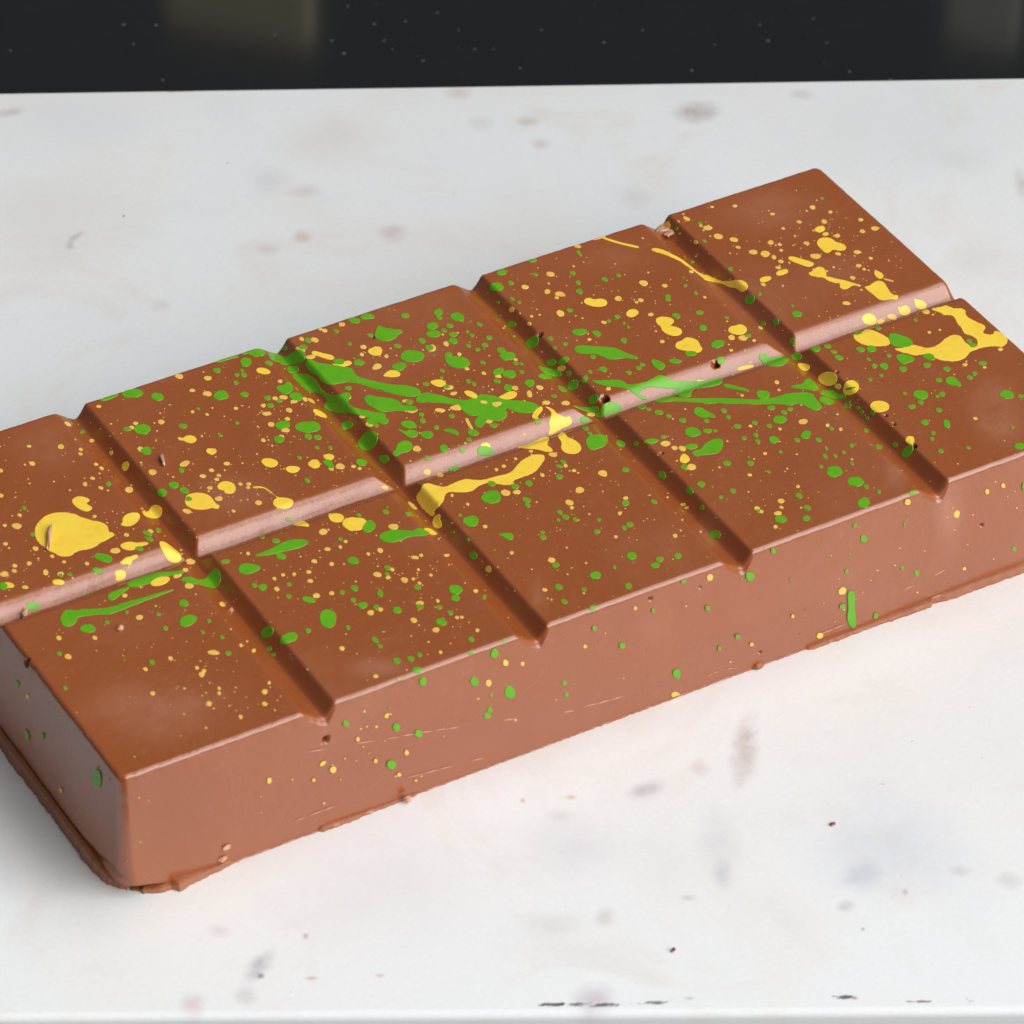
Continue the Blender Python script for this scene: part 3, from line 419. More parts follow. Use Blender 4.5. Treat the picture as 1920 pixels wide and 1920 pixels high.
OVALS = {
('A','y'): '1370,1355,35,20 1520,562,38,22 1330,650,42,18,-20 1097,712,30,20 1160,350,22,18 1492,147,32,18 1290,22,30,18 1495,35,28,16 930,838,28,22 120,1100,38,20 232,650,20,15 438,528,24,16 830,1277,36,20 30,1445,34,18 55,1525,50,20 420,1503,42,20 105,1385,18,12 103,1423,18,12 210,1367,18,13 328,1433,20,20 255,1262,22,15 435,1445,24,16 460,1358,14,10 625,1370,16,12 680,1030,15,10 1275,1458,35,14,-15 1360,1530,32,20 1335,1415,20,12 1080,1138,22,14 910,1163,18,13 5,880,18,14 5,700,15,14 1460,740,26,12 1522,698,18,13 1560,763,18,11 1575,735,16,10 1510,825,20,12 1575,902,28,16 1345,993,32,16 1680,992,14,10 1860,932,26,16 1730,797,16,10 1790,797,18,12 1785,822,16,9 1632,650,22,13 1385,277,14,9 1490,296,14,8 1383,123,20,11 1010,545,24,16 975,360,20,11 948,390,18,13 730,683,18,10,30 690,655,16,9 660,484,18,12 612,798,17,15 725,825,18,11 580,548,16,11 578,580,17,10 800,572,13,18,20 488,365,30,10,30 710,238,18,10 208,525,16,9 665,755,18,10 140,1020,16,10 38,1228,20,11 33,1095,14,10 1600,1662,24,14,25 898,1600,20,13 1003,1757,28,16,-15 1785,1297,12,14 180,1540,24,12 375,1317,16,12 1895,232,20,12 1697,252,16,11 1905,290,16,12 1895,482,18,12',
('A','g'): '948,135,75,32 1133,170,48,28 1590,158,58,34 1760,152,34,18 1755,12,24,16 1705,12,18,12 1697,68,20,14 1025,403,64,36 915,402,28,15 1053,558,42,27 1315,380,32,18 1250,805,38,24 1325,843,34,22 1165,860,34,30 1358,905,28,17 780,797,22,16 593,420,18,13 1060,1153,38,16,15 1077,1195,26,16 1003,1262,30,17 700,1420,35,20,15 235,1160,18,14 172,970,18,13 500,1448,18,12 436,1455,16,12 633,1838,58,30 1322,1655,38,24 1620,1355,38,14,-10 1885,1180,20,12 1190,1835,20,15 1140,1735,18,12 770,1793,16,12 912,1720,14,12 1830,1527,20,14 1890,1540,32,22 1585,447,18,10 1705,357,15,11 1305,698,22,16 1140,1130,24,14,35 1425,255,14,8',
('B','g'): '1010,155,42,22 1380,122,30,18 1620,97,36,22 1757,132,55,30 1625,135,22,14 1575,198,44,26 1585,255,52,25 1700,195,26,15 1658,230,22,14 1725,258,36,17 1725,305,32,22 1500,303,28,18 1322,340,28,15 1555,355,30,22 1337,490,55,28 1690,402,30,15 905,455,42,22 1047,460,40,22 680,300,26,18 645,350,35,18 505,350,18,16 882,233,22,12 1125,262,20,12 980,325,16,12 400,465,32,16 25,517,30,18 170,550,18,13 222,550,24,14 162,605,22,14 55,695,58,34 225,690,34,20 205,517,15,10 305,410,20,10 1410,745,28,18 970,645,26,14 390,715,26,17 475,735,25,12 410,770,26,16 498,910,54,30 682,925,92,42 472,1013,40,24 683,993,30,20 750,1000,30,18 1228,1155,34,32 1065,1180,40,24 1537,980,48,26 1505,880,24,17 1605,928,22,14 1495,833,20,13 1715,845,24,14 1870,965,45,22 675,1310,20,15 745,1073,18,12 840,1075,18,14 618,1145,18,12 1140,885,42,22 1170,912,22,14 1530,615,24,14 1835,595,22,13 1875,615,18,14 1680,635,24,14 1835,340,20,13 1860,265,20,12 1828,238,14,9 1645,518,18,12 1640,570,14,9 1795,1090,20,20 1545,1150,22,15 1840,1015,22,14 1730,1225,42,17,-10 540,1590,22,14 485,1855,36,22 448,1745,28,18 350,1718,20,12 1855,1603,60,38 1240,1535,26,15 1405,1550,24,14 1045,1558,20,11 1005,1885,40,27 1870,1850,30,27 912,1732,18,11',
('B','y'): '925,185,22,14 730,297,28,17 635,290,18,14 800,230,20,13 765,213,14,10 700,420,34,14,-8 1080,348,24,14 1168,378,53,33 1068,402,16,12 1245,415,16,12 1695,640,35,16 1385,738,28,12 1432,805,42,17 1630,803,40,13 1675,325,20,18 1770,400,16,12 1825,505,18,10 480,595,18,12 505,710,30,15 445,718,20,14 580,740,28,12 660,725,20,14,25 705,735,30,10,35 363,768,24,11 385,828,32,14 545,803,24,16 415,905,26,16 520,948,32,14 532,865,20,12 1070,850,22,10 1125,905,30,17 975,710,16,14 357,1018,22,13 490,990,20,9 160,790,18,11 5,1095,18,16 97,1188,24,14 727,1190,46,31 832,1140,42,22 912,1208,32,22 848,1225,18,14 1465,1080,32,20 1008,1208,18,11 1052,1223,15,10 35,1275,20,13 25,1302,16,11 325,1468,26,18 145,1528,16,12 255,1333,20,12 250,1358,18,10 195,1333,18,10 38,1438,32,18 1015,1622,86,52 790,1678,30,22 1297,1643,35,22 1540,1250,30,22 1630,1268,26,15 1235,1360,26,15',
('G','y'): '1370,355,32,16 1028,630,36,22 1110,625,28,15 1562,610,30,23 1487,700,30,20 1505,737,16,11 880,873,16,13 755,712,12,10 643,648,12,10 962,463,14,11 1015,438,15,11 1100,385,13,9 1293,502,16,12 1210,330,15,9 1460,435,16,12 1520,470,16,10 1893,668,18,12 1072,1062,15,12 1360,1115,28,17 1310,1328,18,12 905,1180,22,22,-30 300,1258,25,20 105,1218,32,17 375,1095,28,12 125,1045,22,16 420,1080,15,11 182,1240,18,12 813,1337,17,13 527,1617,25,18 410,1425,28,17 57,1493,25,18 367,1548,24,18 128,1470,18,14 825,1620,15,12 678,1528,14,11 712,1525,13,10 605,1080,20,9 40,1070,14,11 408,1280,14,10 363,1250,12,10 490,1222,12,10 212,1182,16,12 400,1183,10,9 540,1408,12,12 560,1778,12,12',
('C','y'): '860,1440,30,14 1000,1443,33,15 1185,1525,30,14 813,1332,26,16 635,1335,24,16 515,1250,22,12 410,1228,18,11 425,1750,38,22 890,515,30,17 707,608,28,15 958,658,35,18 868,640,22,16 1378,690,24,18 1713,598,22,12 1540,702,20,13 1510,717,14,8 1613,805,20,12 1275,862,20,11 962,797,30,22 755,818,12,9 738,872,16,13 610,770,20,18 935,685,16,9 1070,298,25,12 1905,497,18,10 970,1193,30,20 1170,985,15,9 640,1130,14,9 290,1195,18,10 235,1088,17,10 1695,1000,18,11 1308,1340,18,12',
('C','Y'): '410,1438,25,12 447,1577,24,11',
('C','g'): '125,1770,30,25 260,1780,16,20 800,1575,26,20 1240,1530,30,20 480,1605,32,17 540,503,35,20 503,607,48,33 605,578,24,14 783,518,18,11 1050,508,22,15 1280,553,24,14 1380,525,18,12 1098,640,28,18 1090,577,20,15 1090,357,16,11 1105,377,14,8 752,408,30,14 1028,775,22,14 1735,675,20,13 1735,697,22,12 1797,815,34,18 1370,822,24,13 1310,852,16,11 1100,932,56,23 1223,943,33,21 890,978,20,13 995,1017,18,11 1418,992,26,18 612,875,30,23 1195,1110,24,14 1270,1200,34,19 1455,1225,22,14 1525,1190,24,13 1550,1167,20,12 1175,1218,17,11 1020,1230,20,20 975,1340,38,14,30 535,1062,33,20 580,1105,57,32 597,1235,54,28 505,1285,26,16 740,1300,40,25 585,1335,34,22 295,1287,22,14 683,1218,20,12 403,1152,22,12 640,1157,22,13 680,1160,16,10 378,877,22,12 447,973,26,14 418,1025,24,15 365,1058,20,12 300,1035,22,12 320,957,20,11 615,692,18,11 665,718,16,11 915,1392,22,12 510,720,14,11 920,1047,14,12 1450,895,12,10 1420,868,12,8',
('F','g'): '1588,110,38,27 1018,20,50,27 825,88,42,18 1063,500,24,17 595,512,32,18 470,472,32,18 520,490,20,10 665,537,20,13 767,570,26,16 937,573,20,14 945,645,34,16 1000,645,16,9 830,758,45,20 1405,480,32,17 1495,512,24,15 1160,612,28,16 1285,588,22,14 1540,490,22,13 1095,545,18,14 1293,675,20,15 1208,698,20,15 1307,720,20,16 1422,710,40,24 1590,712,24,15 1745,710,22,15 1085,878,30,18 1255,878,26,18 355,925,26,17 1858,938,60,40 620,965,28,27 818,1075,28,26 900,1030,32,20 1128,1078,22,17 1605,1112,26,20 905,1197,18,18 1003,1390,40,30 1665,1198,28,19 1658,1275,30,19 1473,1280,46,25 560,1155,24,15 355,1165,30,21 1042,1122,16,12 1385,940,16,11 1470,797,15,10 1390,610,20,14 1763,902,16,12 1790,825,18,12 1865,825,18,12 1803,775,12,9 1838,628,16,12 322,735,35,20,15 430,737,18,16 68,627,24,15 98,662,18,11 628,688,22,11 778,905,28,18 1310,1222,18,12 1250,1690,30,32 400,1545,34,28 602,1570,30,20 570,1613,32,20 732,1545,28,20 140,1685,38,28 377,1762,28,22 385,1320,28,18 345,1343,20,14 150,1370,24,15 163,1285,18,11 57,1787,18,14 275,1628,14,11',
('F','y'): '708,768,24,14 765,772,28,18 830,905,32,24 1635,578,32,19 1445,295,18,13 1460,350,12,8 1810,605,14,12 1905,633,14,11 1468,632,13,9 1195,390,14,8 1360,808,14,10 1250,962,16,10 1597,1045,14,11 1475,1150,24,17 1478,1195,15,10 1452,1238,28,14 1302,1203,22,14 1332,1225,16,12 1435,1335,16,12 713,1400,18,13 285,1407,13,11 770,1175,18,11 795,1198,14,10 1255,610,15,9 232,340,16,10 900,288,32,11 1215,190,60,14,-12 962,1700,22,22',
('G','g'): '927,661,73,48 928,565,32,20 1095,585,32,20 1195,562,30,20 1178,682,34,18 1187,720,22,16 1415,515,26,18 1443,408,22,14 1415,440,26,12 785,835,62,39 1418,770,22,16 1460,805,26,17 1530,823,20,14 1408,825,14,10 1298,952,24,17 1292,915,18,11 1685,908,25,15 1698,823,20,12 1890,465,26,16 1890,705,28,18 1388,1150,28,19 1677,1223,38,26 1410,1308,30,21 1593,1328,20,13 1450,1413,24,18 793,1083,28,28 650,915,12,10 755,970,14,14 875,1380,18,15 668,1328,52,34 668,1388,32,22 395,1310,26,18 125,1355,24,24 178,1170,24,17 175,1218,18,14 247,1475,30,25 410,1450,28,18 548,1455,24,14 630,1495,22,17 97,1455,22,18 125,1735,18,14 165,767,24,16 330,780,24,14 780,1685,24,18 345,1825,28,19 245,1840,30,22 408,1797,20,15 392,1903,34,20 1657,1455,26,16 1025,1692,18,12 780,1780,20,12 700,790,15,10',
('I','g'): '742,773,36,24 675,760,22,17 1068,862,48,20 928,752,18,14 925,838,22,15 1400,780,30,22 1310,810,20,16 1390,865,22,17 1458,903,34,24 1352,1063,18,15 785,1215,20,16 815,1258,16,14 1065,1085,22,17 490,1248,22,17 445,1132,18,13 352,1015,16,13 305,1095,16,12 38,1068,20,16',
('I','y'): '1125,833,25,18 840,785,20,15 1080,727,20,13 1235,815,18,14 1070,662,18,13 1235,605,16,14 1205,498,22,13 385,1242,48,16 300,1400,22,18 753,1525,22,17 353,1610,20,17 752,1612,18,16 580,1705,14,14 75,1285,18,15 265,1352,14,13 315,1375,16,14 1310,1213,20,15 1553,1413,18,13 425,1500,12,12 425,1535,13,13 785,1460,12,12 675,1228,15,13 582,1190,12,12 1335,443,15,10 1297,482,14,11 885,683,14,11 965,678,14,12 823,710,14,11 1110,585,20,14 635,525,12,14',
('K','y'): '352,308,15,14 408,420,20,16 568,307,15,11 1025,432,15,12 872,495,14,11 915,640,16,12 195,648,8,14 405,1205,8,18',
('K','g'): '355,402,16,12 910,453,18,14 390,608,14,12 132,572,12,22,-20 205,875,14,34,-15 293,882,10,20 592,1145,22,62,-10',
('L','g'): '935,408,22,24 1245,408,24,27 1365,240,24,26 1457,472,34,36 1338,578,16,16 1322,613,19,20 910,720,22,22 776,682,22,22 473,660,18,18 747,907,26,27 1785,417,14,14 1797,487,13,13 1345,490,9,9',
('L','y'): '397,937,18,20 1432,297,16,17 1330,417,18,18 838,835,12,14 545,755,11,11 1533,302,11,11 14,1003,14,16 335,900,22,9,-30 793,967,11,11 652,885,11,11 717,615,11,11 280,1000,9,9',
('M','g'): '1558,692,30,32 1253,922,18,17 1470,1127,18,18 637,1192,21,21 437,1068,17,17 1338,1210,14,14 1030,1393,30,32 220,1460,17,17 235,1545,15,15 860,940,13,13 1725,508,19,19 1078,720,22,22',
('M','y'): '1022,1550,32,25 1268,700,22,22 1865,980,11,11 1570,1183,14,12 732,922,11,11 370,1198,13,11',
('N','g'): '765,728,24,27 610,1218,20,20 850,1283,18,20 1145,978,18,20 1845,803,16,17 700,633,14,14 1058,625,10,12 1040,940,13,12 640,960,13,13 1915,355,12,30',
('N','y'): '610,1105,28,25,-30 1433,553,22,25 1652,390,16,16 1768,347,14,15 448,1427,22,20,-20 1080,465,20,22 1488,945,11,10 1420,1107,9,9',
('J','g'): '707,1548,58,36 783,1585,20,15 873,1620,16,13 1122,1628,28,18 765,1700,47,36 1795,922,50,31 1895,933,22,12 1888,1292,35,25 1320,1328,20,15 1518,1304,18,11 1205,1122,30,20 1305,1033,24,16 1175,978,22,15 1112,1007,28,16 1060,912,15,10 1330,918,24,17 1295,933,16,10 1265,1198,18,14 1257,1240,18,12 1835,1157,16,10 1563,770,20,13 1528,798,24,14 1305,817,24,15 1363,737,30,17 1220,710,30,17 1047,738,30,20 912,717,34,22 842,717,22,15 742,597,32,19 820,592,36,24 585,655,32,19 505,573,26,16 548,614,24,12 420,592,34,22 1620,695,34,15 945,640,20,11 800,668,17,11 1525,537,24,15 1555,568,25,16 725,475,32,16 868,443,24,12 1138,384,16,10 650,998,28,20 720,1018,16,14 750,1048,16,13 828,1050,20,18 788,1092,14,12 810,813,18,11 890,783,16,10 990,1283,20,16 875,1297,28,14,25 678,1288,18,13 620,1337,15,11 680,1418,16,11 785,1180,22,10,30',
('J','y'): '1750,595,18,11 1495,706,18,12 1635,725,14,8 640,263,28,13 1100,1248,34,28 885,395,30,17,-10 970,362,36,20 1215,325,28,16 1568,1093,16,10 1237,473,13,9 1312,455,9,7 580,862,22,20',
('D','y'): '1295,575,40,22 1335,610,24,12 1325,520,22,15 1242,418,22,14 1370,452,16,10 1145,523,18,11 1420,622,20,13 1263,770,40,18 1425,752,22,11 1562,740,24,14 1588,507,18,11 1600,590,22,12 1690,570,27,15 1198,676,22,12 1660,784,15,9 1572,838,20,12 1612,863,14,9 1530,925,20,12 1485,1108,28,14 940,670,24,15 1005,685,15,10 1015,727,13,9 815,740,32,16 900,753,36,22 963,777,18,15 1013,807,20,13 993,852,18,11 887,973,18,12 675,650,30,16 705,705,18,10 562,627,32,20 487,565,36,16 437,550,14,9 335,500,26,13,20 172,527,25,26 400,668,16,14 682,408,17,10 952,466,17,9 517,415,13,7 1030,570,13,8 658,1355,26,18 742,1358,32,20 372,882,20,10 30,968,30,18 178,982,22,11 75,1190,18,13 465,1065,12,8 820,1377,13,9 868,1285,20,8,25 655,1447,14,9 160,1385,18,11',
('D','g'): '1128,1187,36,21 978,1240,24,24 258,1200,32,18 428,1175,32,15 452,1285,30,20 622,1212,18,10 884,1255,20,18 778,1342,22,14 650,862,18,13 400,1035,16,11 325,982,14,9 378,810,14,9 462,660,16,9 262,572,12,13 1308,353,14,9 430,535,18,12 1095,1127,12,8 860,1042,14,10',
}
# air holes in the chocolate: photo pixel x, y, radius
PITS = [(50,1243,7.5),(127,1398,5),(612,1387,6.5),(229,1473,5),(1011,627,6),(1133,747,8),(1341,683,6.5),(1219,1123,3.5),(1425,1224,3.5),(1840,985,4),
        (1569,697,2.6),(1590,712,2.6),(1660,779,2.8),(1676,795,2.8),(1714,836,4.5),(1240,850,2.8),(1312,1102,2.8),(700,631,3.5)]
SCRATCHES = [('L','250,830 900,720'),('L','920,715 1500,630'),('L','1720,606 1840,582'),('L','0,1310 420,1150'),('L','840,985 1320,860'),
             ('M','150,1685 260,1660 850,1505'),('M','1255,1410 1330,1375 1450,1350'),('N','1265,1000 1440,905'),('N','1040,1105 1220,1020'),('N','440,1420 640,1340')]
FILM = [('C','268,625 400,705 520,812 640,925 780,1085 850,1165 825,1168 700,1055 560,905 430,775 300,665'),
        ('B','515,555 640,685 800,805 960,965 1120,1145 1290,1305 1255,1300 1090,1160 925,990 775,840 615,712 505,592'),
        ('G','195,600 330,705 450,845 520,905 475,900 395,830 295,722'), ('J','170,620 330,760 470,870 640,1020 620,1020 450,890 300,765 180,650'),
        ('F','100,570 200,680 330,810 310,820 190,700 105,590')]
# ------------------------------------------------------------------ the chocolate bar
ORG = np.array([2.5 * S, 0, 0])
bar = bpy.data.objects.new('chocolate_bar', None); COL.objects.link(bar); bar.location = ORG.tolist(); bar.empty_display_size = 0.01
tag(bar, 'milk chocolate bar of ten squares splashed with green and yellow', 'chocolate bar')
RE = 0.021                                                     # rounding of the upper edge
def corner_warp(x, y, x0, x1, y0, y1, rc):
    """round the corners of the rectangle by rc"""
    x = x.copy(); y = y.copy()
    for cx, sx in ((x0 + rc, -1), (x1 - rc, 1)):
        for cy, sy in ((y0 + rc, -1), (y1 - rc, 1)):
            qx = (x - cx) * sx / rc; qy = (y - cy) * sy / rc
            m = (qx > 0) & (qy > 0)
            ln = np.sqrt(qx[m] ** 2 + qy[m] ** 2) + 1e-12; mx = np.maximum(qx[m], qy[m])
            x[m] = cx + sx * rc * qx[m] * mx / ln; y[m] = cy + sy * rc * qy[m] * mx / ln
    return x, y
xe = [A0 + RE] + GX + [A1 - RE]; ye = [-B + RE, 0.004, B - RE]
xs = np.concatenate([np.linspace(xe[i], xe[i + 1], 145)[(1 if i else 0):] for i in range(5)])
ys = np.concatenate([np.linspace(ye[j], ye[j + 1], 175)[(1 if j else 0):] for j in range(2)])
NX, NY = len(xs), len(ys)
XX, YY = np.meshgrid(xs, ys, indexing='ij')
RC = 0.018
gx, gy = corner_warp(XX.ravel(), YY.ravel(), xe[0], xe[-1], ye[0], ye[-1], RC)
gz = top(gx, gy)
V = [np.stack([gx, gy, gz], 1)]
ii, jj = np.meshgrid(np.arange(NX - 1), np.arange(NY - 1), indexing='ij'); ii = ii.ravel(); jj = jj.ravel()
F = [np.stack([ii * NY + jj, (ii + 1) * NY + jj, (ii + 1) * NY + jj + 1, ii * NY + jj + 1], 1)]
segx = np.searchsorted(np.array(GX), (xs[:-1] + xs[1:]) / 2); segy = ((ys[:-1] + ys[1:]) / 2 > 0.004).astype(int)
SEG = [segx[ii] * 2 + segy[jj]]
loop = [(i, 0) for i in range(NX - 1)] + [(NX - 1, j) for j in range(NY - 1)] + [(i, NY - 1) for i in range(NX - 1, 0, -1)] + [(0, j) for j in range(NY - 1, 0, -1)]
loop = np.array(loop); li = loop[:, 0] * NY + loop[:, 1]
lx, ly = xs[loop[:, 0]], ys[loop[:, 1]]
lz = gz[li]
nb = len(loop)
ox = np.where(loop[:, 0] == 0, -1.0, np.where(loop[:, 0] == NX - 1, 1.0, 0)); oy = np.where(loop[:, 1] == 0, -1.0, np.where(loop[:, 1] == NY - 1, 1.0, 0))
mid = (np.roll(np.stack([lx, ly], 1), -1, 0) + np.stack([lx, ly], 1)) / 2
lseg = np.searchsorted(np.array(GX), mid[:, 0]) * 2 + (mid[:, 1] > 0.004)
rings = []
jit = np.random.default_rng(3).normal(0, 1, nb)
for _ in range(3): jit = (np.roll(jit, 1) + jit + np.roll(jit, -1)) / 3
jl = np.repeat(np.random.default_rng(4).uniform(0, 1, nb // 9 + 1) ** 6, 9)[:nb]; jl = (np.roll(jl, 1) + jl + np.roll(jl, -1)) / 3
jit = 0.0010 * jit - 0.0022 * jl
dcor = np.hypot(lx - xe[0], ly - ye[0]); lift_c = 0.066 * np.exp(-(dcor / 0.17) ** 2)
for a in (0.25, 0.5, 0.75, 1.0):
    th = a * math.pi / 2; rings.append((RE * math.sin(th), RE * (1 - math.cos(th)), None))
NW = 110
for k in range(1, NW + 1): rings.append((RE, RE, k / NW))
prev = li
base = len(V[0])
for (o, dr, t) in rings:
    if t is None: z = lz - dr + jit * 0.6 * (dr / RE); off = o + jit * (o / RE); rc = RC + RE
    else:
        z0 = lz - RE + jit * 0.6 * (1 - t) ** 24; z = z0 * (1 - t) + lift_c * t ** 2; tz = np.clip(1 - z / (H - RE), 0, 1); off = RE + EB * tz + jit * (1 - t) ** 24; rc = RC + RE + EB * t + 0.13 * max(0, t - 0.62) ** 1.6
        foot = math.exp(-((t - 0.90) / 0.03) ** 2) * 0.010
    x_, y_ = lx + ox * off, ly + oy * off
    if t is not None: x_ = x_ + np.where(loop[:, 0] == 0, foot, 0)          # thin seam above the foot at the left end
    x_, y_ = corner_warp(x_, y_, xe[0] - RE - EB * (t or 0), xe[-1] + RE + EB * (t or 0), ye[0] - RE - EB * (t or 0), ye[-1] + RE + EB * (t or 0), rc)
    if t is not None:
        bl = np.where(oy != 0, bulge(lx, A0, A1, tz), bulge(ly, -B, B, tz)); x_ += ox * bl * (oy == 0); y_ += oy * bl * (ox == 0)
        wv_ = 0.0022 * np.sin(3.1 * x_ + 5 * y_ + 4 * z) * np.sin(math.pi * t)
        x_ += ox * wv_; y_ += oy * wv_
    V.append(np.stack([x_, y_, z], 1))
    cur = base + np.arange(nb); base += nb
    F.append(np.stack([cur, np.roll(cur, -1), np.roll(prev, -1), prev], 1)); SEG.append(lseg)
    prev = cur
V = np.concatenate(V); F = np.concatenate(F); SEG = np.concatenate(SEG)

def cast(px, py):
    """photo pixels -> face of the bar and 2-D coordinates on it"""
    d = ray(px, py); n_ = len(d); K = 60
    zz = np.linspace(H + 0.006, H - DEP - 0.012, K)
    t = (zz[None, :] - CAM[2]) / d[:, 2:3]
    X = CAM[0] + d[:, 0:1] * t; Y = CAM[1] + d[:, 1:2] * t
    f = zz[None, :] - top(X, Y)
    idx = np.argmax(f <= 0, axis=1); idx = np.clip(idx, 1, K - 1); r = np.arange(n_)
    f0, f1 = f[r, idx - 1], f[r, idx]; a = np.clip(f0 / (f0 - f1 + 1e-12), 0, 1)
    tt = t[r, idx - 1] * (1 - a) + t[r, idx] * a
    P = CAM + d * tt[:, None]
    return P, d
def cast_front(d):   # front wall  y = -B - EB*(H-z)/H
    k = EB / H; c0 = -B - EB
    q = CAM + d * ((c0 + k * CAM[2] - CAM[1]) / (d[:, 1] - k * d[:, 2]))[:, None]
    for _ in range(4):
        bl = bulge(q[:, 0], A0, A1, 1 - q[:, 2] / (H - RE)); q = CAM + d * ((c0 - bl + k * CAM[2] - CAM[1]) / (d[:, 1] - k * d[:, 2]))[:, None]
    return q
def cast_left(d):
    k = EB / H; c0 = A0 - EB
    t = (c0 + k * CAM[2] - CAM[0]) / (d[:, 0] - k * d[:, 2]); return CAM + d * t[:, None]
def locate(cx, cy):
    P, d = cast([cx], [cy])
    if P[0, 1] >= -B and P[0, 0] >= A0: return 'top'
    q = cast_front(d)[0]
    if q[0] >= A0 - 0.03: return 'front'
    return 'left'
def to_face(face, px, py):
    P, d = cast(px, py)
    if face == 'top':
        P[:, 1] -= max(0.0, min(0.10, P[:, 1].max() - (B - 0.012))); P[:, 0] += max(0.0, min(0.10, A0 + 0.012 - P[:, 0].min()))
        return np.stack([np.clip(P[:, 0], A0 + 0.006, A1 - 0.006), np.clip(P[:, 1], -B + 0.006, B - 0.006)], 1)
    if face == 'front':
        q = cast_front(d); return np.stack([np.clip(q[:, 0], A0 + 0.01, A1), np.clip(q[:, 2], 0.012, H - 0.016)], 1)
    q = cast_left(d); return np.stack([-np.clip(q[:, 1], -B, B), np.clip(q[:, 2], 0.05, H - 0.012)], 1)
def from_face(face, uv, lift):
    u, v = uv[:, 0], uv[:, 1]
    if face == 'top':
        z = top(u, v)
        dx = np.minimum(u - A0, A1 - u); dy = np.minimum(v + B, B - v); e = np.minimum(dx, dy)
        r_ = np.clip(RE - e, 0, RE); z = z - (RE - np.sqrt(np.maximum(RE * RE - r_ * r_, 0)))
        return np.stack([u, v, z], 1) + top_normal(u, v) * lift
    if face == 'front':
        return np.stack([u, -B - EB * (H - v) / H - bulge(u, A0, A1, 1 - v / (H - RE)) - 0.0026 - lift, v], 1)
    t_ = 1 - v / (H - RE)
    return np.stack([A0 - EB * (H - v) / H - bulge(-u, -B, B, t_) - 0.0026 - lift, -u, v], 1)

# air holes: sink the mesh where a bubble broke the surface
for (px, py, r) in PITS:
    face = locate(px, py)
    P, d = cast([px], [py])
    if face == 'front': P = cast_front(d)
    if face == 'left': P = cast_left(d)
    c_ = P[0]; rad = r / 395.0 * (1.1 if face == 'top' else 1.0)
    dist = np.linalg.norm(V - c_, axis=1); m = dist < rad
    nrm = {'top': np.array([0.25, -0.2, -1.0]), 'front': np.array([0, 1.0, -0.1]), 'left': np.array([1.0, 0, -0.1])}[face]
    if py < 900 and px > 1100: nrm = np.array([0.5, 0.2, -0.8])
    V[m] += nrm / np.linalg.norm(nrm) * (np.sqrt(np.clip(1 - (dist[m] / rad) ** 2, 0, 1)) * rad * 3.6)[:, None]

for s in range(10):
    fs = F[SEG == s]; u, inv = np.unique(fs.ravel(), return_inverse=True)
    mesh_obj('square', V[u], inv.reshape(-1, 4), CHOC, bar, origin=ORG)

# thin ragged foot round the base, where chocolate ran over the rim of the mould
rng = np.random.default_rng(7)
front_x = lambda px, py: cast_front(ray(px, py))[0][0]
spans = [(front_x(262, 1660), front_x(322, 1655), .020, .030, .028, .030), (front_x(322, 1655), front_x(436, 1616), .062, .012, .044, .030), (front_x(598, 1560), front_x(668, 1538), .022, .026, .026, .026),
         (front_x(668, 1538), front_x(782, 1490), .024, .016, .022, .018), (front_x(1412, 1256), front_x(1430, 1246), .026, .026, .034, .034), (front_x(1511, 1218), front_x(1640, 1170), .024, .034, .020, .026),
         (front_x(1640, 1170), front_x(1742, 1132), .036, .044, .030, .036), (front_x(1742, 1132), front_x(1763, 1124), .026, .026, .046, .046), (front_x(1763, 1124), A1 + .2, .036, .050, .042, .052)]
per = []
def add_side(p0, p1, n_): per.extend([along(np.array(p0), np.array(p1), t) for t in np.linspace(0, 1, n_, endpoint=False)])
o_ = EB - 0.002; x0, x1, y0, y1 = A0 - o_, A1 + o_, -B - o_, B + o_
add_side((x0, y0), (x1, y0), 620); add_side((x1, y0), (x1, y1), 120); add_side((x1, y1), (x0, y1), 160); add_side((x0, y1), (x0, y0), 420)
per = np.array(per); NP = len(per)
side = np.array([0] * 620 + [1] * 120 + [2] * 160 + [3] * 420)
cxy = np.stack(corner_warp(per[:, 0], per[:, 1], x0, x1, y0, y1, 0.20), 1)
tang = np.roll(cxy, -1, 0) - np.roll(cxy, 1, 0); tang /= np.linalg.norm(tang, axis=1, keepdims=True); nor = np.stack([tang[:, 1], -tang[:, 0]], 1)
wd = np.full(NP, 0.007); hh = np.full(NP, 0.010)
for i in range(NP):
    if side[i] == 0:
        for (a, b_, w_, w1_, h_, h1_) in spans:
            if a <= per[i, 0] <= b_: q_ = (per[i, 0] - a) / (b_ - a); wd[i] = w_ + (w1_ - w_) * q_; hh[i] = h_ + (h1_ - h_) * q_
    elif side[i] == 3: q_ = min(1.0, (per[i, 1] + B) / 0.22); wd[i] = 0.012 + 0.030 * q_; hh[i] = 0.014 + 0.078 * q_ ** 0.7
    else: wd[i] = 0.03; hh[i] = 0.03
k_ = np.repeat(rng.uniform(-1, 1, NP // 4 + 1), 4)[:NP]; k2 = np.repeat(rng.uniform(-1, 1, NP // 17 + 1), 17)[:NP]
sl = np.sin(np.arange(NP) * 0.061 + 1) * 0.5 + np.sin(np.arange(NP) * 0.023) * 0.5
wd = wd * (1 + 0.05 * k_ + 0.08 * k2 + 0.14 * sl) + 0.0010 * rng.uniform(-1, 1, NP); hh = hh * (1 + 0.04 * k2 + 0.03 * k_ + 0.08 * sl)
sm = lambda a: (np.roll(a, 1) + 2 * a + np.roll(a, -1)) / 4
wd = sm(wd) * 0.8; hh = sm(hh) * 0.78
rows = []
